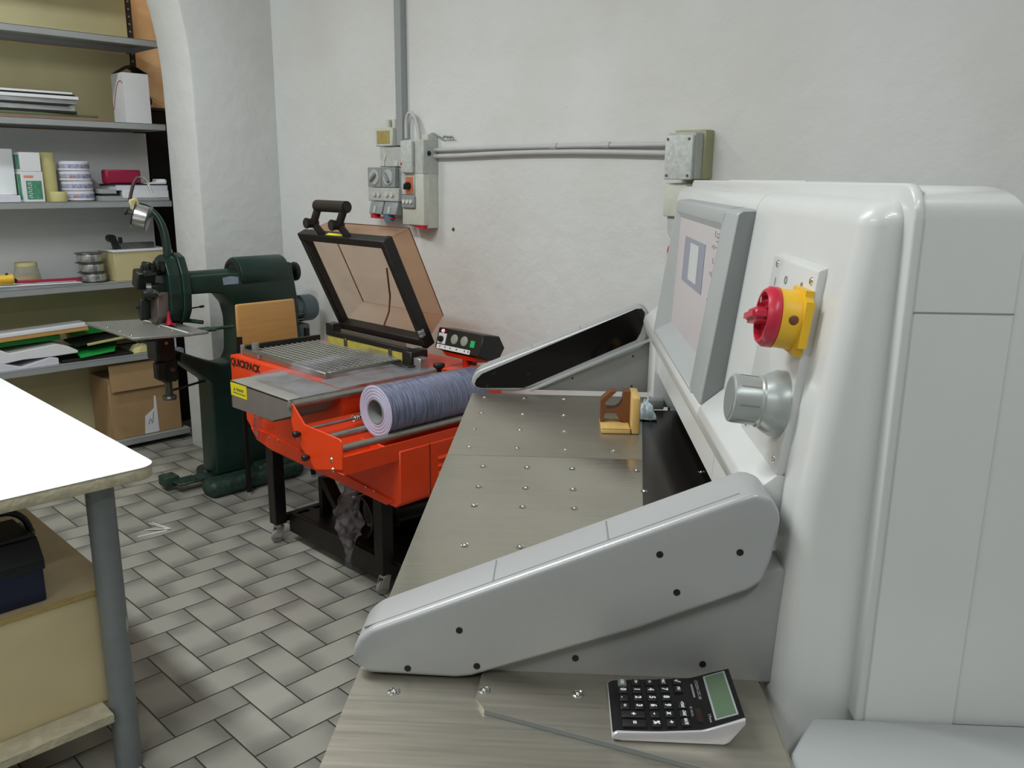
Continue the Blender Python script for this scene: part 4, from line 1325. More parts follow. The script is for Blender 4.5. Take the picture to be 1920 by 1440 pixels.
obj('feed_cam', mb, M['gunmetal'], hdp)
mb = MB()
mb.prism([(YC - .075, 1.020), (YC + .060, 1.020), (YC + .052, .92), (YC + .02, .872), (YC - .03, .872), (YC - .066, .91)], 1.640, 1.6945, 'yz', .004, 1)
obj('bonnet', mb, M['bonnet'], hdp)
mb = MB()
mb.prism([(YC + .005, .985), (YC + .03, .985), (YC + .045, .93), (YC + .03, .885), (YC + .01, .90)], 1.595, 1.639, 'yz', .003, 1)
mb.cyl((1.60, YC + .03, .95), (1.58, YC + .03, .95), .008, n=10)
obj('former', mb, M['oily'], hdp)
mb = MB().lathe([(.016, 0), (.013, .010), (.0085, .03), (.007, .06), (.0, .064)], (1.690, YC - .062, .870), (0, 0, 1), 20)
mb.cyl((1.70, YC - .10, .872), (1.70, YC + .0, .872), .006, n=10)
obj('safety_guard', mb, M['red'], hdp, label='bright red safety guard below the stitching head')
mb = MB().cyl((1.78, YC - .02, .925), (1.865, YC - .02, .930), .0035, n=8)
mb.cyl((1.865, YC - .02, .930), (1.885, YC - .02, .931), .006, n=8)
obj('stop_rod', mb, M['oily'], ws)
# wire guide tube and hook
mb = MB()
mb.tube([(1.735, YC, 1.15), (1.738, YC, 1.23), (1.733, YC + .02, 1.325), (1.708, YC + .05, 1.385), (1.665, YC + .075, 1.415), (1.62, YC + .07, 1.408)], [.020, .019, .018, .014, .011, .008], 14, 2)
obj('guide_arm', mb, M['green'], ws)
mb = MB()
mb.tube([(1.585, YC, 1.43), (1.598, YC, 1.475), (1.612, YC, 1.515), (1.632, YC, 1.535)], .0075, 10, 1)
obj('hook', mb, M['post'], ws)
mb = MB().tube([(1.632, YC, 1.535), (1.652, YC, 1.538), (1.672, YC, 1.517), (1.686, YC, 1.480)], [.004, .004, .005, .006], 10, 1)
mb.cyl((1.686, YC, 1.480), (1.690, YC, 1.468), .007, n=10)
obj('guide_eye', mb, M['chrome'], ws)
mb = MB().box((1.578, YC - .03, 1.385), (1.618, YC - .018, 1.445), .006, 1, rot=roty(-20))
mb.cyl((1.598, YC - .03, 1.40), (1.60, YC + .02, 1.40), .007, n=10)
obj('spool_bracket', mb, M['beigebox'], ws)
# work table
pt = MB()
pt.box((1.405, 3.60, .862), (1.655, 4.14, .874), .002, 1, rot=roty(3))
pt.box((1.675, 3.66, .845), (1.77, 4.12, .857), .002, 1)
wt = obj('stitching_table', pt, M['tablesteel'], ws)
obj('table_fence', MB().box((1.656, 3.64, .856), (1.668, 4.12, .868), .001, 1), M['white'], wt)
mb = MB()
for y in (3.66, 3.78, 3.92, 4.02):
    mb.sphere((1.425, y, .882), .005, (1, 1, .6), 10)
for y in (3.72, 3.86):
    mb.sphere((1.63, y, .870), .005, (1, 1, .6), 10)
obj('bolt_head', mb, M['chrome'], wt)
mb = MB()
mb.box((1.77, 3.70, .846), (1.83, 3.78, .858), .003, 1)
mb.cyl((1.82, 3.735, .853), (1.93, 3.735, .851), .008, n=10)
obj('table_clamp', mb, M['greenworn'], wt)
obj('clamp_lever', MB().tube([(1.73, 3.98, .868), (1.79, 3.94, .872), (1.84, 3.86, .866)], .010, 8, 1), M['greenworn'], wt)
mb = MB()
mb.box((1.61, 3.86, .70), (1.70, 3.98, .848), .010, 1)
mb.box((1.56, 3.87, .800), (1.70, 3.97, .846), .008, 1)
mb.box((1.635, 3.88, .595), (1.715, 3.97, .72), .012, 1)
mb.box((1.60, 3.85, .62), (1.64, 3.90, .70), .006, 1)
br = obj('table_bracket', mb, M['oily'], ws)
mb = MB()
mb.cyl((1.675, 3.92, .60), (1.675, 3.92, .515), .018, n=16)
mb.lathe([(0, 0), (.030, .0), (.034, .01), (.030, .02), (0, .02)], (1.675, 3.92, .505), (0, 0, 1), 20)
obj('height_screw', mb, M['gunmetal'], br)
obj('bolt_head', MB().cyl((1.675, 3.88, .66), (1.675, 3.855, .66), .012, n=12), M['gunmetal'], br)
obj('bolt_head', MB().cyl((1.655, 3.87, .79), (1.655, 3.855, .79), .008, n=12), M['castermetal'], br)
mb = MB().cyl((1.70, 3.93, .545), (1.868, 3.93, .565), .006, n=8)
obj('linkage', mb, M['oily'], ws)

# spool of wire on the stitcher's arm
sx = Vector((.80, -.50, -.30)).normalized()
sp_ = thing('wire_spool', 'shiny spool of stitching wire hanging on the dark green machine', 'wire spool', (1.635, 3.93, 1.30))
c0 = Vector((1.596, 3.945, 1.375))
mb = MB().lathe([(0, 0), (.062, 0), (.063, .002), (.036, .007), (.035, .010), (.035, .056), (.036, .059), (.063, .064), (.062, .066), (0, .066)], c0, sx, 36)
obj('flange', mb, M['gunmetal'], sp_)
mb = MB().lathe([(.050, .006), (.0505, .010), (.0505, .056), (.050, .060)], c0, sx, 36)
obj('wire', mb, M['silverwire'], sp_)
mb = MB().cyl(c0 - sx * .026, c0 + sx * .004, .008, n=12)
mb.lathe([(0, 0), (.014, .001), (.016, .006), (.012, .012), (0, .013)], c0 - sx * .038, sx, 18)
obj('wing_knob', mb, M['post'], sp_)

# folded wooden chair in front of the column
ch = thing('folded_chair', 'tan wooden chair back with rounded corners in front of the green machine', 'chair', (2.13, 3.72, 0))
obj('backrest', MB().prism([(1.945, .735), (2.275, .735), (2.262, .955), (1.945, .955)], 3.725, 3.745, 'xz', .012, 3), M['wood'], ch)
obj('seat', MB().box((1.98, 3.70, .36), (2.26, 3.72, .68), .008, 2), M['wood'], ch)
for x in (1.955, 2.325):
    l_ = obj('leg', MB().box((x - .011, 3.722, .012), (x + .011, 3.744, .80), .004, 2), M['legblack'], ch)
    obj('foot_glide', MB().cyl((x, 3.733, 0), (x, 3.733, .014), .013, n=14), M['castermetal'], l_)
# ------------------------------------------------------------------ white work table at the left
wtb = thing('work_table', 'white laminate work table with worn chipboard edge, at the left', 'table', (.2, 2.8, 0))
X0, X1, Y0, Y1, TT = -.55, .826, 2.033, 3.75, .85
rr = .045
pts = [(X0, Y0), (X1 - rr, Y0)] + [(X1 - rr + rr * math.sin(R(a)), Y0 + rr - rr * math.cos(R(a))) for a in range(15, 91, 15)] + [(X1, Y1), (X0, Y1)]
top = obj('tabletop', MB().prism(pts, TT - .0025, TT, 'xy', .0008, 1), M['laminate'], wtb)
obj('board_edge', MB().prism([(x - (.001 if x > 0 else 0), y + .001) for x, y in pts], TT - .034, TT - .0026, 'xy', .003, 2), M['rawedge'], top)
for x, y in ((.712, 2.125), (.712, 3.64), (-.42, 2.125), (-.42, 3.64)):
    obj('leg', MB().cyl((x, y, 0), (x, y, TT - .034), .0335, n=28), M['pipe'], wtb)
obj('leg_scuff', MB().sphere((.712 + .0225, 2.125 - .0225, .415), .02, (.22, .22, 1.3)), M['rawedge'], wtb, label='pale scuff mark low on the front leg')
cb2 = thing('plywood_cabinet', 'plywood cabinet standing under the white work table', 'cabinet', (.1, 2.6, 0))
obj('top_panel', MB().box((-.35, 2.163, .497), (.742, 3.35, .510), .001, 1), M['plytop'], cb2)
obj('top_edge', MB().box((-.35, 2.1605, .4965), (.742, 2.1632, .5098)), M['plyedge'], cb2)
obj('front_panel', MB().box((-.35, 2.170, .185), (.700, 2.186, .497)), M['ply'], cb2)
obj('side_panel', MB().box((.684, 2.186, .165), (.700, 3.35, .497)), M['ply'], cb2)
mb = MB().box((-.35, 2.088, .165), (.676, 2.166, .190), .002, 1)
obj('bottom_rail', mb, M['rawedge'], cb2)
obj('bottom_panel', MB().box((-.35, 2.186, .165), (.684, 3.35, .185), .001, 1), M['ply'], cb2)
for x in (-.30, .60):
    for y in (2.75, 3.28):
        obj('foot', MB().box((x, y, 0), (x + .05, y + .05, .165), .002, 1), M['rawedge'], cb2)

tb = thing('toolbox', 'navy and black steel toolbox with carrying handle on the plywood shelf', 'toolbox', (.36, 2.28, .51))
tx0, tx1, ty0, ty1 = .13, .583, 2.187, 2.385
zb = .5105
obj('box', MB().prism([(ty0, zb), (ty1, zb), (ty1, zb + .108), (ty0, zb + .108)], tx0, tx1, 'yz', .006, 2), M['toolblue'], tb)
lid_ = MB().prism([(ty0 - .004, zb + .085), (ty1 + .004, zb + .085), (ty1 + .004, zb + .112), (ty1 - .035, zb + .160), (ty0 + .035, zb + .160), (ty0 - .004, zb + .112)], tx0 - .004, tx1 + .004, 'yz', .004, 2)
ld = obj('lid', lid_, M['toolblack'], tb)
obj('tray_strip', MB().box((tx0 - .002, ty0 + .030, zb + .160), (tx1 - .01, ty1 - .030, zb + .172), .003, 1), M['toolblack'], ld)
ym = (ty0 + ty1) / 2
mb = MB().tube([(tx0 + .02, ym, zb + .13), (tx0 + .02, ym, zb + .195), (tx0 + .05, ym, zb + .222), (tx1 - .055, ym, zb + .222), (tx1 - .012, ym, zb + .205), (tx1 + .008, ym, zb + .165), (tx1 + .008, ym, zb + .105)], .0085, 10, 2)
obj('handle', mb, M['toolblack'], tb)
mb = MB()
for z in (.150, .115):
    mb.cyl((tx1 + .004, ym, zb + z), (tx1 + .016, ym, zb + z), .008, n=12)
obj('pivot', mb, M['gunmetal'], tb)

# litter on the floor
mb = MB()
fl = [((1.343, 3.602), (1.468, 3.583)), ((1.372, 3.592), (1.466, 3.575)), ((1.395, 3.650), (1.468, 3.585)), ((1.440, 3.705), (1.474, 3.580)), ((1.452, 3.700), (1.482, 3.575)), ((1.405, 3.632), (1.470, 3.580))]
for k, ((xa, ya), (xb, yb)) in enumerate(fl):
    t = bmesh.new()
    bmesh.ops.create_cube(t, size=1.0)
    L_ = math.hypot(xb - xa, yb - ya)
    t.transform(Matrix.Diagonal((L_, .005, .0012, 1)))
    a = math.atan2(yb - ya, xb - xa)
    o = MB()._add(t, Matrix.Translation(((xa + xb) / 2, (ya + yb) / 2, .0008 + .0012 * k)) @ Matrix.Rotation(a, 4, 'Z'))
    one('paper_strip', o, M['fleck'], 'thin white paper strip in the arrow-shaped litter on the tiled floor', 'paper scrap', 'white paper strips on the floor')
# ------------------------------------------------------------------ shelving behind the arch
sh = thing('shelving_unit', 'grey steel shelving loaded with paper and boxes, behind the arch', 'shelving', (1.5, 5.02, 0))
SX0, SX1, SY0, SY1 = .80, 2.184, 4.85, 5.205
SZ = [.062, .549, .966, 1.405, 1.820, 2.255]
for z in SZ + [2.70]:
    mb = MB()
    mb.box((SX0, SY0, z - .004), (SX1, SY1, z), .001, 1)
    mb.box((SX0, SY0, z - .034), (SX1, SY0 + .003, z), .001, 1)
    mb.box((SX0, SY0, z - .034), (SX1, SY0 + .018, z - .031), .001, 1)
    mb.box((SX1 - .003, SY0, z - .034), (SX1, SY1, z), .001, 1)
    mb.box((SX0, SY1 - .003, z - .034), (SX1, SY1, z), .001, 1)
    obj('shelf', mb, M['shelfgrey'], sh)
for x in (.82, 2.165):
    mb = MB()
    mb.box((x, 5.206, 0), (x + .004, 5.246, 2.9))
    mb.box((x - .0, 5.206, 0), (x + .035, 5.210, 2.9))
    p_ = obj('post', mb, M['post'], sh)
    mb = MB()
    for k in range(26):
        z = 1.86 + k * .04
        mb.cyl((x + .017, 5.2045, z), (x + .017, 5.2058, z), .006, n=8)
    obj('post_holes', mb, M['shelfgrey'], p_)
for a, b in ((.07, .51), (.56, .925), (1.83, 2.215), (2.265, 2.66)):
    obj('back_panel', MB().box((.83, 5.188, a), (2.158, 5.194, b)), M['hardboard'], sh)
obj('back_board', MB().box((.83, 5.170, .975), (2.205, 5.186, 1.780)), M['whiteboard'], sh)
dk = thing('dark_cupboard', 'tall dark brown cupboard half hidden between the shelving and the pillar', 'cupboard', (2.45, 5.28, 0))
obj('carcass', MB().box((2.235, 5.225, 0), (2.85, 5.318, 1.915), .004, 1), M['darkgap'], dk)
obj('top', MB().box((2.225, 5.220, 1.915), (2.85, 5.318, 1.935), .004, 1), M['post'], dk)
one('dark_ball', MB().sphere((2.262, 5.262, 1.970), .036), M['black'], 'small dark ball on the dark brown cupboard behind the white box', 'ball')

def slab(name, x0, x1, y0, y1, z0, z1, m, label, cat, group=None, rz=0, bev=.001, tilt_=0):
    mb = MB().box((x0, y0, z0), (x1, y1, z1), bev, 1, rot=rotz(rz) @ roty(tilt_))
    return one(name, mb, M[m], label, cat, group)
# upper shelf, z = 1.82
z = 1.821
slab('brown_board', 1.20, 1.885, 4.866, 5.12, z, z + .014, 'brownboard', 'brown board lying flat at the bottom of the magazine pile', 'board')
mb = MB().prism([(1.30, 4.875), (1.84, 4.900), (1.855, 4.93), (1.83, 5.10), (1.30, 5.10)], z + .0145, z + .030, 'xy', .004, 2)
one('folder', mb, M['oldgreen'], 'olive green folder poking out under the magazines on the upper shelf', 'folder')
zz = z + .031
for k, (m, th, dx, lab) in enumerate((('blackcard', .012, 1.735, 'black booklet at the bottom of the magazine pile, on the olive folder'), ('papergrey', .024, 1.728, 'grey ream of paper second from the bottom of the magazine pile'), ('blackcard', .010, 1.700, 'thin black magazine in the middle of the pile on upper shelf'),
                                      ('papergrey', .022, 1.742, 'thick grey magazine above the middle of the pile on upper shelf'), ('paper', .016, 1.750, 'white magazine second from the top of the pile'), ('blackcard', .008, 1.735, 'dark magazine just under the topmost one of the pile'), ('paper', .010, 1.722, 'topmost white magazine of the pile on the upper shelf'))):
    slab('magazine', 1.28 + .01 * (k % 3), dx, 4.89 + .006 * (k % 2), 5.12, zz, zz + th, m, lab, 'magazine', 'magazines on the upper shelf', rz=(-1.5, 1, -.6, .8, -1, .5, -.8)[k])
    zz += th + .0005
wb = thing('white_carton', 'tall white carton with open dark flap on the upper shelf', 'box', (2.06, 5.0, z))
obj('carton', MB().hull(([(1.992, 4.905, z), (2.132, 4.905, z), (2.132, 5.06, z), (1.992, 5.06, z), (1.992, 4.905, z + .262), (2.132, 4.905, z + .262), (2.132, 5.06, z + .262), (1.992, 5.06, z + .262)], [(0, 1, 2, 3), (0, 1, 5, 4), (1, 2, 6, 5), (2, 3, 7, 6), (3, 0, 4, 7)])), M['boxwhite'], wb)
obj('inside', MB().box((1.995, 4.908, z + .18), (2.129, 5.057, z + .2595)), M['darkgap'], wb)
obj('flap', MB().prism([(1.992, z + .2625), (2.070, z + .312), (2.150, z + .270), (2.150, z + .266), (2.070, z + .306), (1.994, z + .2605)], 4.95, 5.06, 'xz'), M['darkgap'], wb)
mb = MB()
ac = [(1.9915, 5.055 - .145 * t, z + .005 + .215 * math.sin(PI * (.10 + .52 * t))) for t in [k / 10 for k in range(11)]]
mb.tube(ac, .0022, 6)
obj('printed_arc', mb, M['crimson'], wb)
# middle shelf, z = 1.405
z = 1.406
slab('white_sheet', 1.18, 1.425, 4.96, 4.985, z + .034, z + .262, 'paper', 'white card standing upright at the left end of the middle shelf', 'card', rz=3)
slab('paper_pad', 1.18, 1.412, 4.87, 5.10, z, z + .033, 'paperlilac', 'lilac-white pad lying under the upright white card', 'paper pad')
def carton(x0, x1, z0, z1, printed, label):
    t = thing('staple_carton', label, 'box', ((x0 + x1) / 2, 4.97, z0), 0, 'green printed cartons')
    obj('carton', MB().box((x0, 4.905, z0), (x1, 5.03, z1), .001, 1), M['boxwhite'], t)
    w = x1 - x0
    if printed:
        obj('green_print', MB().box((x0 + .018, 4.904, z0 + .012), (x1 - .010, 4.9052, z1 - .045)), M['boxgreen'], t)
        obj('red_print', MB().box((x0 + .010, 4.904, z1 - .030), (x0 + .055, 4.9052, z1 - .018)), M['orangeprint'], t)
        mb = MB()
        for k in range(8):
            zc = z0 + .020 + k * .0102
            mb.box((x0 + .026, 4.9034, zc), (x0 + .045 - .004 * (k % 2), 4.9042, zc + .0032))
            mb.box((x0 + .026 + .015 * (k % 2), 4.9034, zc), (x0 + .030 + .012 * (k % 2), 4.9042, zc + .0085))
        obj('box_lettering', mb, M['whiteprint'], t)
    mb = MB()
    mb.box((x0 - .0012, 4.920, z0 + .012), (x0 + .0002, 4.965, z1 - .012))
    mb.box((x0 - .0012, 4.975, z0 + .012), (x0 + .0002, 5.015, z1 - .012))
    obj('side_print', mb, M['boxgreen'], t)
carton(1.437, 1.538, z, z + .150, True, 'lower white carton with green printed front and small red line')
carton(1.440, 1.534, z + .151, z + .246, False, 'upper white carton with plain front, on the green printed one')
mb = MB().lathe([(.0, 0), (.044, 0), (.044, .248), (.040, .25), (.026, .25), (.026, .20), (0, .20)], (1.585, 4.985, z), (0, 0, 1), 28)
one('tape_column', mb, M['tapeyellow'], 'tall yellowish roll standing upright beside the green printed cartons', 'tape roll')
mb = MB().lathe([(.020, 0), (.041, 0), (.042, .003), (.042, .047), (.041, .05), (.020, .05), (.020, 0)], (1.600, 4.895, z), (0, 0, 1), 28)
one('tape_roll', mb, M['tapeyellow'], 'small yellowish tape roll in front of the tall yellowish roll', 'tape roll')
places = ('bottom', 'second from bottom', 'third from bottom', 'topmost')
for k in range(4):
    dx = (0, -.003, -.008, -.012)[k]
    c = (1.728 + dx, 4.975, z + .0015 + .0515 * k)
    t = thing('wrapped_tape_roll', '%s roll in the stack of four white wrapped tape rolls' % places[k], 'tape roll', c, 0, 'stack of white tape rolls', frame='own')
    obj('roll', MB().lathe([(0, 0), (.072, 0), (.078, .004), (.078, .047), (.072, .051), (0, .051)], (0, 0, 0), (0, 0, 1), 32), M['tapewhite'], t)
    obj('printed_band', MB().lathe([(.0783, .014), (.0785, .018), (.0785, .032), (.0783, .036)], (0, 0, 0), (0, 0, 1), 32), M['tapeprint'], t)
    if k in (0, 2):
        mb = MB()
        for a in (-125, -112):
            mb.sphere((.0785 * math.cos(R(a)), .0785 * math.sin(R(a)), .024), .007, (1, .3, 1), 10)
        obj('round_print', mb, M['orangeprint'], t)
slab('paper_bundle', 1.812, 1.93, 4.875, 5.02, z, z + .026, 'papergrey', 'grey bundle of paper beside the stack of white tape rolls', 'paper', rz=4)
slab('paper_bundle', 1.820, 1.91, 4.88, 5.00, z + .027, z + .038, 'blackcard', 'short black strip lying on the grey paper bundle', 'card', rz=2)
slab('paper_bundle', 1.815, 1.90, 4.89, 5.02, z + .0385, z + .062, 'papergrey', 'upper grey bundle of paper on the short black strip', 'paper', rz=-3)
slab('paper_pad', 1.925, 2.180, 4.875, 5.12, z + .016, z + .055, 'paper', 'thick lower white pad in the pile under the crimson box', 'paper pad', 'white pads on the middle shelf')
slab('cork_mat', 1.925, 2.183, 4.875, 5.12, z, z + .0155, 'papergrey', 'thin grey board under the white pads on the middle shelf', 'board')
slab('paper_pad', 1.895, 2.180, 4.882, 5.12, z + .0555, z + .083, 'paperlilac', 'thinner upper white pad directly under the crimson box', 'paper pad', 'white pads on the middle shelf')
slab('black_card', 1.885, 2.175, 4.885, 5.10, z + .0835, z + .089, 'blackcard', 'thin black card between the white pads and the crimson box', 'card')
slab('crimson_box', 1.872, 2.062, 4.945, 5.02, z + .0895, z + .166, 'crimson', 'crimson box standing on the pile of white pads', 'box', bev=.008)
mb = MB().prism([(2.085, z + .0895), (2.178, z + .0895), (2.182, z + .108), (2.172, z + .118), (2.165, z + .100), (2.085, z + .094)], 4.89, 5.05, 'xz', .001, 1)
one('curled_sheet', mb, M['paper'], 'curled white sheet lying to the right of the crimson box', 'paper')
# third shelf, z = .966
z = .967
mb = MB().prism([(1.15, z), (1.68, z), (1.67, z + .006), (1.40, z + .014), (1.15, z + .018)], 4.862, 5.05, 'xz', .001, 1)
one('paper_pile', mb, M['papergrey'], 'flat pile of paper under the crimson rod on the third shelf', 'paper')
mb = MB().prism([(1.15, z + .0195), (1.40, z + .0155), (1.66, z + .0100), (1.66, z + .013), (1.40, z + .021), (1.15, z + .024)], 4.858, 5.0, 'xz', .0008, 1)
one('white_sheets', mb, M['paper'], 'top white sheets on the flat pile of the third shelf', 'paper')
mb = MB().box((1.345, 4.895, z + .024), (1.675, 4.920, z + .038), .003, 1, rot=roty(1.5))
one('crimson_rod', mb, M['crimson'], 'long crimson rod lying on white sheets of the third shelf', 'rod')
mb = MB().cyl((1.18, 4.90, z + .050), (1.335, 4.875, z + .055), .022, .027, 20, bev=.005)
yt = one('yellow_tool', mb, M['yellow'], 'yellow tool handle lying at the left edge of the third shelf', 'tool')
obj('black_end', MB().cyl((1.30, 4.88, z + .080), (1.345, 4.875, z + .040), .011, n=12), M['black'], yt)
tub = thing('clear_tub', 'clear plastic tub with yellow paste behind the crimson rod', 'tub', (1.435, 5.0, z))
obj('tub', MB().lathe([(0, .0), (.060, .0), (.066, .02), (.052, .095), (.054, .10)], (1.435, 5.0, z + .022), (0, 0, 1), 28), M['clear'], tub)
obj('lid', MB().lathe([(0, .102), (.053, .102), (.054, .080), (.050, .080), (.050, .098), (0, .098)], (1.435, 5.0, z + .022), (0, 0, 1), 28), M['tapeyellow'], tub)
obj('paste', MB().lathe([(0, .002), (.058, .002), (.062, .03), (0, .034)], (1.435, 5.0, z + .022), (0, 0, 1), 24), M['amber'], tub)
sl = ('bottom', 'middle', 'topmost')
for k in range(3):
    t = thing('wire_reel', '%s reel in the stack of three silver wire reels' % sl[k], 'wire reel', (1.758 - .007 * k, 4.965, z + .0535 * k), 0, 'stack of silver wire reels', frame='own')
    obj('flange', MB().lathe([(0, 0), (.074, 0), (.075, .002), (.056, .005), (.055, .048), (.075, .051), (.074, .053), (0, .053)], (0, 0, 0), (0, 0, 1), 32), M['gunmetal'], t)
    obj('wire', MB().lathe([(.062, .006), (.0635, .010), (.0635, .043), (.062, .047)], (0, 0, 0), (0, 0, 1), 32), M['silverwire'], t)
bb = thing('beige_carton', 'beige carton with white sheet on top, behind the green stitching head', 'box', (2.0, 5.0, z))
obj('carton', MB().box((1.848, 4.885, z), (2.180, 5.12, z + .160), .002, 1), M['beigebox'], bb)
slab('white_sheet', 1.842, 2.172, 4.88, 5.10, z + .1605, z + .170, 'paper', 'white sheet lying on top of the beige carton', 'paper', rz=0.6)
zt = z + .1705
dv = thing('clamp_tool', 'grey metal hand tool with a screw clamp on top of the beige carton', 'tool', (1.99, 4.97, zt))
obj('bar', MB().box((1.915, 4.95, zt), (2.105, 4.985, zt + .034), .002, 1), M['gunmetal'], dv)
mb = MB()
mb.box((1.872, 4.945, zt), (1.905, 4.975, zt + .055), .004, 1, rot=roty(-14))
mb.cyl((1.868, 4.93, zt + .062), (1.868, 4.985, zt + .062), .022, n=18, bev=.003)
mb.box((1.915, 4.955, zt + .030), (1.930, 4.985, zt + .066), .003, 1)
obj('screw_clamp', mb, M['black'], dv)
# fourth shelf, z = .549
z = .550
tl = thing('leaning_board', 'tan board with white top resting on the papers of the fourth shelf', 'board', (1.5, 5.0, z + .11))
obj('board', MB().box((1.05, 4.868, z + .158), (1.668, 5.00, z + .180), .001, 1, rot=roty(-2)), M['wood'], tl)
obj('white_facing', MB().box((1.05, 4.866, z + .1802), (1.668, 5.00, z + .196), .001, 1, rot=roty(-2)), M['paper'], tl)
mb = MB().prism([(1.10, z), (1.50, z), (1.50, z + .035), (1.46, z + .045), (1.32, z + .012), (1.24, z + .040), (1.10, z + .05)], 4.868, 5.06, 'xz', .002, 1)
one('paper_heap', mb, M['paperlilac'], 'lower heap of white papers at the left of the fourth shelf', 'paper')
mb = MB().prism([(1.12, z + .050), (1.24, z + .041), (1.33, z + .050), (1.46, z + .047), (1.60, z + .050), (1.605, z + .062), (1.56, z + .090), (1.50, z + .110), (1.27, z + .090), (1.24, z + .108), (1.12, z + .110)], 4.872, 5.07, 'xz', .002, 1)
one('paper_heap', mb, M['paper'], 'upper heap of loose white papers on the lilac heap, fourth shelf', 'paper')
mb = MB().box((1.06, 4.93, z + .1195), (1.54, 5.12, z + .146), .002, 1, rot=roty(-1.0))
one('green_folder', mb, M['greencard'], 'green folder lying under the tan board with white top', 'folder')
mb = MB().prism([(1.52, z), (1.90, z), (1.90, z + .012), (1.52, z + .016)], 4.88, 5.10, 'xz', .001, 1)
one('black_folder', mb, M['blackcard'], 'flat black folder under the green card at the middle of the fourth shelf', 'folder')
mb = MB().hull(([(1.612, 4.866, z + .018), (1.800, 4.885, z + .030), (1.86, 5.00, z + .058), (1.612, 5.05, z + .060), (1.612, 4.866, z + .022), (1.800, 4.885, z + .034), (1.86, 5.00, z + .062), (1.612, 5.05, z + .064)], [(0, 1, 2, 3), (4, 5, 6, 7), (0, 1, 5, 4), (1, 2, 6, 5), (2, 3, 7, 6), (3, 0, 4, 7)]))
one('green_card', mb, M['greencard'], 'bright green card in the middle of the fourth shelf', 'card')
mb = MB().hull(([(1.60, 4.90, z + .078), (1.965, 4.90, z + .112), (1.965, 5.08, z + .118), (1.60, 5.08, z + .090), (1.60, 4.90, z + .084), (1.965, 4.90, z + .118), (1.965, 5.08, z + .124), (1.60, 5.08, z + .096)], [(0, 1, 2, 3), (4, 5, 6, 7), (0, 1, 5, 4), (1, 2, 6, 5), (2, 3, 7, 6), (3, 0, 4, 7)]))
one('dark_binder', mb, M['blackcard'], 'dark slanted binder lying over the bright green card', 'folder')
mb = MB().hull(([(1.60, 4.892, z + .068), (1.97, 4.892, z + .100), (1.97, 4.899, z + .110), (1.60, 4.899, z + .078)], [(0, 1, 2, 3)]))
mb = MB().box((1.66, 4.884, z + .092), (1.985, 4.897, z + .104), .001, 1, rot=roty(-5))
one('cream_ruler', mb, M['tapeyellow'], 'thin cream strip along the edge of the dark slanted binder', 'strip')
mb = MB().hull(([(1.62, 5.02, z + .120), (1.93, 4.99, z + .130), (1.95, 5.15, z + .150), (1.62, 5.16, z + .172), (1.62, 5.02, z + .124), (1.93, 4.99, z + .134), (1.95, 5.15, z + .154), (1.62, 5.16, z + .176)], [(0, 1, 2, 3), (4, 5, 6, 7), (0, 1, 5, 4), (1, 2, 6, 5), (2, 3, 7, 6), (3, 0, 4, 7)]))
one('green_folder', mb, M['greencard'], 'green folder at the back, behind the dark slanted binder', 'folder')
def tuft(a, b):
    x, y = 1.955 + (a - .5) * .11, 4.93 + (b - .5) * .09
    e = max(0, 1 - (2 * a - 1) ** 2 - (2 * b - 1) ** 2)
    return (x, y, z + .002 + .045 * math.sqrt(e) + .015 * mnoise.noise(Vector((x * 60, y * 60, 0))) * e)
one('twine_tangle', MB().sheet(tuft, 24, 20, .001), M['tapeyellow'], 'tangle of pale straw-coloured twine beside the white bundle, fourth shelf', 'twine', angle=15)
slab('white_bundle', 2.02, 2.155, 4.885, 5.10, z, z + .092, 'paperlilac', 'upright white bundle at the right end of the fourth shelf', 'paper', bev=.004, rz=3)
# lowest shelf
z = .0625
cbx = thing('cardboard_box', 'brown cardboard box on the lowest shelf behind the green machine', 'box', (1.95, 5.0, z))
obj('box', MB().box((1.745, 4.885, z), (2.150, 5.16, z + .355), .003, 1), M['cardboard'], cbx)
obj('flap', MB().box((1.752, 4.868, z + .285), (2.06, 4.872, z + .44), .001, 1, rot=rotx(-4)), M['cardboard'], cbx)
mb = MB().prism([(1.925, z + .005), (2.010, z + .005), (2.005, z + .225), (1.995, z + .225), (1.990, z + .150), (1.935, z + .110)], 4.8832, 4.8848, 'xz')
lb_ = obj('paper_label', mb, M['paper'], cbx)
mb = MB().tube([(1.95, 4.8826, z + .06), (1.965, 4.8826, z + .10), (1.972, 4.8826, z + .05), (1.985, 4.8826, z + .13)], .0012, 5, 1)
obj('scribble', mb, M['ink'], lb_)
# ------------------------------------------------------------------ electrical fittings on the back wall (wall face at x = 2.6)
jb = thing('junction_box', 'paint-flecked junction box on the back wall above the guillotine', 'junction box', (2.55, 1.66, 1.545))
obj('back_box', MB().box((2.548, 1.600, 1.552), (2.6, 1.722, 1.712), .003, 1), M['swgreen'], jb)
obj('body', MB().box((2.500, 1.608, 1.551), (2.5478, 1.716, 1.702), .003, 1), M['swlight'], jb)
cv_ = obj('cover', MB().box((2.484, 1.608, 1.549), (2.4998, 1.718, 1.694), .006, 2), M['swspeck'], jb)
mb = MB()
for y, z in ((1.622, 1.680), (1.622, 1.562), (1.705, 1.562), (1.705, 1.680)):
    mb.cyl((2.4832, y, z), (2.486, y, z), .005, n=10)
obj('screw', mb, M['gunmetal'], cv_)
sb = thing('wall_socket', 'cream socket box with red-tipped lead just below the flecked junction box', 'socket', (2.56, 1.68, 1.30))
obj('body', MB().box((2.515, 1.640, 1.425), (2.6, 1.735, 1.538), .006, 2), M['swcream'], sb)
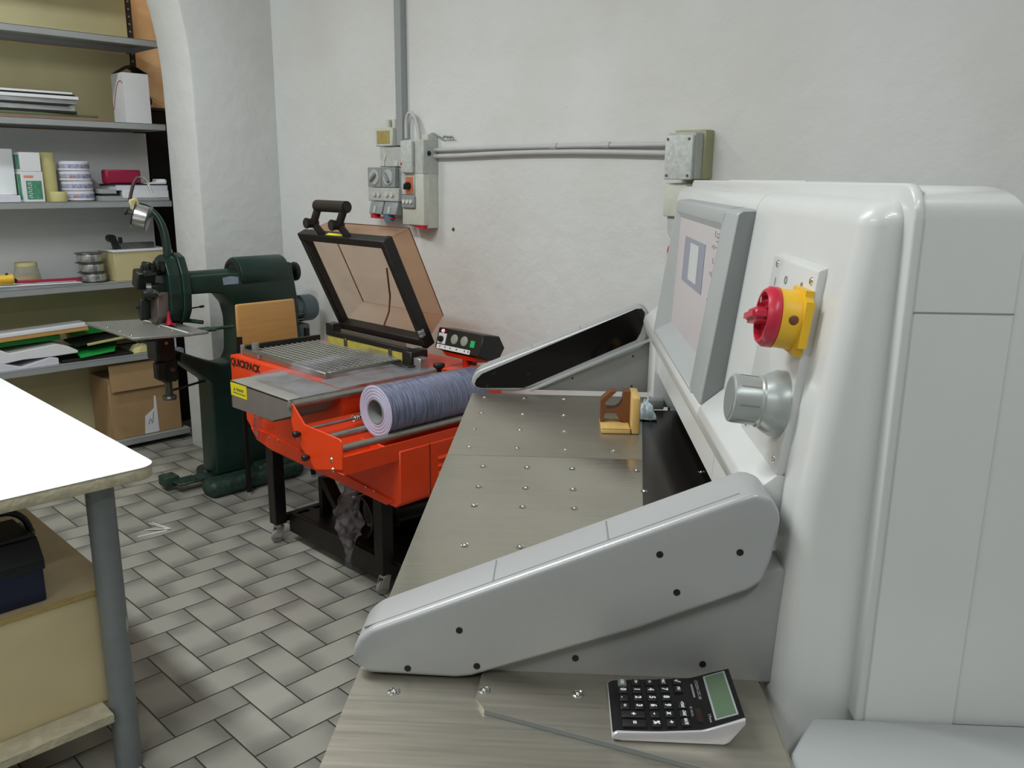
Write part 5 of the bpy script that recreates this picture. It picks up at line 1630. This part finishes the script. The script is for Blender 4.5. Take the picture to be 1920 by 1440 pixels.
obj('lower_plug', MB().prism([(1.655, 1.425), (1.728, 1.425), (1.722, 1.370), (1.700, 1.340), (1.66, 1.370)], 2.53, 2.595, 'yz', .004, 1), M['swlight'], sb)
obj('red_tip', MB().sphere((2.565, 1.728, 1.305), .014, (.8, .8, 1.4), 12), M['plugred'], sb)
obj('lead', MB().tube([(2.565, 1.70, 1.345), (2.565, 1.722, 1.325), (2.565, 1.728, 1.290), (2.57, 1.72, 1.10), (2.58, 1.70, .6)], .005, 8, 1), M['black'], sb)
# vertical trunking and horizontal pipes
mb = MB().box((2.566, 3.226, 1.690), (2.6, 3.275, 4.2), .003, 1)
one('trunking', mb, M['conduit'], 'grey vertical cable trunking running up the back wall', 'conduit')
def hfun(y, sag): return -sag * 4 * ((y - 1.72) / 1.28) * (1 - (y - 1.72) / 1.28)
mb = MB()
mb.tube([(2.580, 1.716, 1.668), (2.580, 2.2, 1.671), (2.580, 2.6, 1.671), (2.580, 3.018, 1.667)], .0085, 10)
for y in (2.30, 2.04):
    mb.cyl((2.580, y - .015, 1.6705), (2.580, y + .015, 1.6705), .0115, n=12)
one('wall_pipe', mb, M['conduitwhite'], 'upper white pipe running between the switches and flecked junction box', 'conduit')
mb = MB()
mb.tube([(2.580, 1.716, 1.637)] + [(2.580, 1.72 + 1.28 * k / 8, 1.637 + .013 * math.sin(PI * k / 8)) for k in range(1, 8)] + [(2.580, 3.018, 1.640)], .010, 10)
one('wall_cable', mb, M['conduitwhite'], 'lower bowed white cable below the straight white pipe', 'conduit')
# right-hand switch box
rs = thing('switch_box', 'tall cream switch box with orange rotary switch, right of the trunking', 'switch box', (2.55, 3.09, 1.32))
obj('body', MB().box((2.515, 3.020, 1.335), (2.6, 3.175, 1.575), .005, 2), M['swcream'], rs)
obj('side_trunk', MB().box((2.54, 3.0185, 1.322), (2.6, 3.060, 1.735), .003, 1), M['swcream'], rs)
uc_ = obj('upper_cover', MB().box((2.492, 3.074, 1.566), (2.512, 3.156, 1.708), .008, 2), M['swspeck'], rs)
obj('upper_body', MB().box((2.512, 3.016, 1.562), (2.6, 3.160, 1.712), .004, 1), M['swlight'], rs)
obj('knockout', MB().lathe([(0, .004), (.009, .003), (.0115, 0)], (2.546, 3.0155, 1.652), (0, -1, 0), 18), M['black'], rs)
mb = MB().cyl((2.4912, 3.148, 1.606), (2.494, 3.148, 1.606), .006, n=10)
obj('red_screw', mb, M['plugred'], uc_)
op = obj('switch_surround', MB().box((2.508, 3.078, 1.470), (2.516, 3.170, 1.556), .003, 1), M['swlight'], rs)
obj('orange_plate', MB().box((2.505, 3.083, 1.474), (2.509, 3.137, 1.550), .002, 1), M['orangesw'], rs)
mb = MB().lathe([(0, .022), (.012, .022), (.016, .012), (.017, 0)], (2.505, 3.112, 1.510), (-1, 0, 0), 18)
mb.box((2.480, 3.105, 1.492), (2.496, 3.120, 1.528), .004, 1, rot=rotx(35))
obj('rotary_knob', mb, M['black'], rs)
fb = obj('fuse_strip', MB().box((2.503, 3.075, 1.412), (2.516, 3.165, 1.466), .002, 1), M['swgrey'], rs)
mb = MB()
for y in (3.147, 3.121, 3.095):
    mb.cyl((2.498, y, 1.440), (2.504, y, 1.440), .0095, n=14)
obj('fuse_cap', mb, M['white'], fb)
mb = MB()
mb.prism([(3.150, 1.335), (3.120, 1.335), (3.048, 1.318), (3.030, 1.324), (3.028, 1.334)], 2.520, 2.575, 'yz', .004, 1)
obj('red_flap', mb, M['plugred'], rs)
mb = MB().tube([(2.572, 3.205, 1.72), (2.572, 3.206, 1.80), (2.572, 3.188, 1.836), (2.572, 3.155, 1.828), (2.572, 3.125, 1.785), (2.572, 3.112, 1.712)], .0085, 10, 2)
one('bent_cable', mb, M['conduitwhite'], 'white cable bent in a loop above the right switch box', 'cable')
mb = MB().tube([(2.585, 3.055, 1.735), (2.585, 3.03, 1.742), (2.58, 2.995, 1.728), (2.575, 2.97, 1.722), (2.585, 2.955, 1.716), (2.572, 2.945, 1.728), (2.590, 2.935, 1.716), (2.572, 2.925, 1.726), (2.588, 2.915, 1.714), (2.575, 2.905, 1.726), (2.588, 2.895, 1.714)], .0035, 8, 1)
one('wire_curl', mb, M['swgrey'], 'curled grey wire ends sticking out beside the right switch box', 'cable')
# left-hand switch bank
ls = thing('switch_bank', 'grey bank of rotary switches and sockets, left of the trunking', 'switch box', (2.56, 3.32, 1.35))
obj('backplate', MB().box((2.545, 3.215, 1.375), (2.6, 3.435, 1.590), .003, 1), M['swgrey'], ls)
for y in (3.390, 3.283):
    f_ = obj('switch_module', MB().box((2.520, y - .052, 1.500), (2.545, y + .052, 1.592), .003, 1), M['swgrey'], ls)
    mb = MB().torus((2.519, y, 1.546), .032, .0045, (1, 0, 0), 24, 8)
    mb.cyl((2.515, y, 1.546), (2.5205, y, 1.546), .029, n=24)
    obj('dial', mb, M['swlight'], f_)
    mb = MB().box((2.500, y - .008, 1.520), (2.516, y + .008, 1.572), .003, 1, rot=rotx(-35 if y < 3.3 else 50))
    obj('switch_lever', mb, M['swgrey'], f_)
fr_ = obj('fuse_row', MB().box((2.518, 3.206, 1.436), (2.545, 3.440, 1.498), .004, 1), M['swlight'], ls)
mb = MB()
for y in (3.385, 3.35, 3.29, 3.25):
    mb.cyl((2.510, y, 1.468), (2.519, y, 1.468), .012, n=14)
obj('fuse_cap', mb, M['swcream'], fr_)
for y in (3.372, 3.262):
    f_ = obj('socket_flap', MB().prism([(2.545, 1.372), (2.545, 1.434), (2.520, 1.434), (2.505, 1.376)], y - .050, y + .050, 'xz', .003, 1), M['swgrey'], ls)
    obj('flap_rib', MB().box((2.500, y - .008, 1.376), (2.522, y + .008, 1.412), .003, 1, rot=roty(12)), M['swlight'], f_)
mb = MB().cyl((2.53, 3.400, 1.356), (2.53, 3.400, 1.374), .024, n=16)
mb.box((2.515, 3.26, 1.354), (2.545, 3.40, 1.362), .003, 1)
obj('red_collar', mb, M['plugred'], ls)
obj('blue_collar', MB().cyl((2.53, 3.292, 1.345), (2.53, 3.292, 1.378), .024, n=16), M['plugblue'], ls)
us_ = obj('upper_module', MB().box((2.552, 3.222, 1.594), (2.6, 3.384, 1.684), .003, 1), M['swlight'], ls)
mb = MB()
mb.box((2.546, 3.345, 1.596), (2.553, 3.375, 1.622), .002, 1)
mb.box((2.546, 3.245, 1.596), (2.553, 3.270, 1.622), .002, 1)
mb.box((2.547, 3.335, 1.622), (2.553, 3.350, 1.655), .002, 1, rot=rotx(25))
obj('clip', mb, M['swcream'], us_)
ds = thing('display_switch', 'small cream switch with ochre window above the grey switch bank', 'switch', (2.57, 3.34, 1.69))
obj('body', MB().box((2.545, 3.276, 1.688), (2.6, 3.408, 1.772), .004, 1), M['swcream'], ds)
obj('window', MB().box((2.5425, 3.296, 1.700), (2.5455, 3.392, 1.758), .001, 1), M['ochre'], ds)
mb = MB().cyl((2.585, 3.355, 1.772), (2.585, 3.355, 1.81), .012, n=12)
mb.cyl((2.585, 3.305, 1.772), (2.585, 3.305, 1.81), .012, n=12)
obj('cable_gland', mb, M['swcream'], ds)
# wall anchors
mb = MB().lathe([(0, .004), (.006, .004), (.009, 0)], (2.6, 2.917, 1.321), (-1, 0, 0), 12)
one('wall_plug', mb, M['gunmetal'], 'small grey plug in the back wall right of the switch boxes', 'wall plug')
